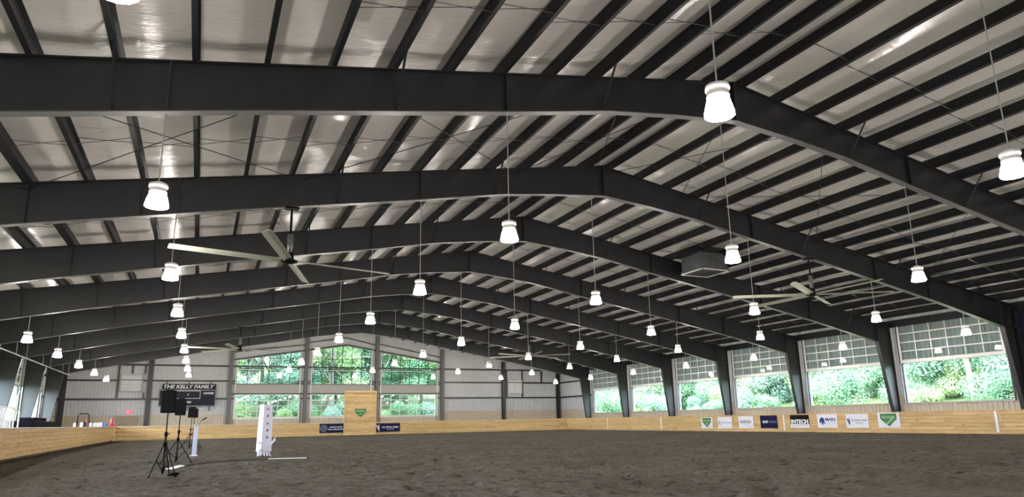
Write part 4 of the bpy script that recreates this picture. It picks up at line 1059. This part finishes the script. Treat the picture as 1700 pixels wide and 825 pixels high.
def leaf_mesh(blobs, count, size, seed):
    rnd = random.Random(seed); vs = []; fs = []
    tot = sum(b[3] ** 2 for b in blobs)
    for bx, by, bz, br_ in blobs:
        for _ in range(int(count * br_ ** 2 / tot)):
            d = Vector((rnd.gauss(0, 1), rnd.gauss(0, 1), rnd.gauss(0, 1))).normalized() * br_ * rnd.uniform(0.55, 1.05)
            c = Vector((bx, by, bz)) + Vector((d.x, d.y, d.z * 0.8))
            nrm = (d.normalized() + Vector((rnd.uniform(-1, 1), rnd.uniform(-1, 1), rnd.uniform(-0.2, 1.3)))).normalized()
            u = nrm.orthogonal().normalized(); a = rnd.uniform(0, 6.28); u = (Matrix.Rotation(a, 3, nrm) @ u); v = nrm.cross(u)
            s_ = size * rnd.uniform(0.6, 1.4); o = len(vs)
            vs += [c - u * s_, c + v * s_ * 0.5, c + u * s_, c - v * s_ * 0.5 - nrm * s_ * 0.2]
            fs.append((o, o + 1, o + 2, o + 3))
    me = bpy.data.meshes.new('foliage'); me.from_pydata(vs, [], fs); me.update()
    return me
def tree_proto(seed, h_, kind):
    rnd = random.Random(seed)
    blobs = []
    if kind == 'tree':
        for i in range(11):
            a = rnd.uniform(0, 6.28); z = rnd.uniform(0.15, 1.0) * h_; rr = 0.30 * h_ * (1 - 0.6 * abs(z / h_ - 0.5))
            blobs.append((math.cos(a) * rr, math.sin(a) * rr, z, rnd.uniform(0.13, 0.2) * h_))
        cnt, sz = 20000, 0.115
    else:
        for i in range(6):
            a = rnd.uniform(0, 6.28); rr = rnd.uniform(0, 0.6) * h_; blobs.append((math.cos(a) * rr, math.sin(a) * rr, rnd.uniform(0.25, 0.7) * h_, rnd.uniform(0.28, 0.42) * h_))
        cnt, sz = 8000, 0.07
    fm = leaf_mesh(blobs, cnt, sz, seed)
    b_ = MB()
    pts = [(0.15 * math.sin(i * 1.3 + seed), 0.15 * math.cos(i * 1.7 + seed) - 0.15 * math.cos(seed), h_ * 0.85 * i / 6 - 0.3 * (i == 0)) for i in range(7)]
    r0 = 0.022 * h_
    b_.tube(pts, [r0 * (1 - 0.12 * i) for i in range(7)], 8)
    for bb in blobs[:6]:
        base = Vector(pts[2 + (int(abs(bb[0]) * 10) % 3)]); b_.tube([base, (base + Vector(bb[:3])) / 2 + Vector((0, 0, 0.2)), Vector(bb[:3])], [r0 * 0.45, r0 * 0.3, r0 * 0.12], 5)
    return fm, b_.mesh('trunk')
protos = [tree_proto(11, 11.0, 'tree'), tree_proto(12, 13.0, 'tree'), tree_proto(13, 9.0, 'tree')]
bprotos = [tree_proto(21, 2.6, 'bush'), tree_proto(22, 3.2, 'bush')]
lv = {}
def plant(x, y, kind, i, label, group, sc=1.0):
    fm, tm = (protos if kind == 'tree' else bprotos)[i % (3 if kind == 'tree' else 2)]
    t = empty('leafy_tree' if kind == 'tree' else 'leafy_shrub', (x, y, ground(x, y)), i * 1.7)
    t.scale = (sc, sc, sc); tag(t, label, 'tree' if kind == 'tree' else 'shrub', group)
    lm_ = LEAF[(i * 7 + int(x + y)) % 3]
    key = (fm.name, lm_.name)
    if key not in lv:
        c = fm.copy(); c.materials.clear(); c.materials.append(lm_); lv[key] = c
    mk('foliage', lv[key], None, t); mk('trunk', tm, M_trunk, t)
NTH = ['first', 'second', 'third', 'fourth', 'fifth', 'sixth', 'seventh', 'eighth', 'ninth', 'tenth', 'eleventh', 'twelfth', 'thirteenth', 'fourteenth', 'fifteenth', 'sixteenth', 'seventeenth', 'eighteenth', 'nineteenth', 'twentieth', 'twenty first', 'twenty second', 'twenty third', 'twenty fourth']
rnd = random.Random(77)
i = 0
# right-hand wood: two ranks of trees with shrubs in front
for row, (xo, n_) in enumerate(((17, 14), (25, 12))):
    for j in range(n_):
        y = 20 + (105 - 20) * (j + 0.5) / n_ + rnd.uniform(-1.5, 1.5); x = XA + XW + xo + rnd.uniform(-1.5, 1.5)
        plant(x, y, 'tree', i, NTH[j] + ' green tree from the right, %s rank outside the right wall openings' % ('front', 'back')[row], 'trees in the front rank on the right' if row == 0 else 'trees in the back rank on the right', rnd.uniform(0.85, 1.25)); i += 1
for j in range(24):
    y = 22 + 3.2 * j + rnd.uniform(-1, 1); x = XA + XW + 10.5 + rnd.uniform(-2, 2)
    plant(x, y, 'bush', i, NTH[j] + ' leafy shrub from the right on the bank outside the right openings', 'shrubs on the right bank', rnd.uniform(0.8, 1.3)); i += 1
for j in range(24):
    y = 24 + 3.4 * j + rnd.uniform(-1, 1); x = XA + XW + 15.5 + rnd.uniform(-1.5, 1.5)
    plant(x, y, 'bush', i, NTH[j] + ' leafy shrub from the right, higher up the bank outside the right openings', 'shrubs higher on the right bank', rnd.uniform(1.2, 1.7)); i += 1
for row, (yo, n_) in enumerate(((15, 9), (24, 9))):
    for j in range(n_):
        x = -6 + 46 * (j + 0.5) / n_ + rnd.uniform(-1.5, 1.5); y = YE + yo + rnd.uniform(-1.5, 1.5)
        plant(x, y, 'tree', i, NTH[j] + ' green tree from the left, %s rank behind the end wall windows' % ('front', 'back')[row], 'trees in the front rank beyond the end wall' if row == 0 else 'trees in the back rank beyond the end wall', rnd.uniform(0.95, 1.35)); i += 1
for j in range(12):
    x = -4 + 3.2 * j + rnd.uniform(-1, 1); y = YE + 9 + rnd.uniform(-1.5, 1.5)
    plant(x, y, 'bush', i, NTH[j] + ' leafy shrub from the left on the bank behind the end wall doors', 'shrubs beyond the end wall', rnd.uniform(0.8, 1.2)); i += 1
for j in range(5):
    plant(XA - XW - 22 - 3 * (j % 2), 62 + 10 * j, 'tree', i, NTH[j] + ' distant green tree outside the left wall, counted from the front', 'trees on the left', 0.8); i += 1
# pale trunk and leaning log seen in the opening nearest the camera
tk = empty('bare_trunk', (57.0, 35.6, ground(57, 35.6))); tag(tk, 'pale forked trunk seen through the nearest right opening', 'tree trunk')
m = MB(); m.tube([(0.15, 0, -0.3), (0.0, 0, 2.4), (-0.15, 0.1, 4.2), (-0.2, 0.2, 7.5)], [0.26, 0.22, 0.2, 0.12], 10); m.build('trunk', M_trunk, tk)
m = MB(); m.tube([(-0.1, 0.05, 3.6), (0.7, -0.9, 5.2), (1.2, -1.8, 7.0)], [0.14, 0.11, 0.06], 8); m.build('limb', M_trunk, tk)
lg = empty('leaning_log', (53.5, 31.0, ground(53.5, 31))); tag(lg, 'broken leaning log low in the nearest right opening', 'log')
m = MB(); m.tube([(0, 0.3, 0.2), (0.1, -0.3, 1.5), (0.15, -0.6, 2.3)], [0.16, 0.14, 0.11], 10); m.build('log', M_trunk, lg)
m = MB(); m.tube([(0.08, -0.2, 1.2), (0.2, -0.55, 1.9)], [0.07, 0.04], 6); m.build('branch_stub', M_trunk, lg)
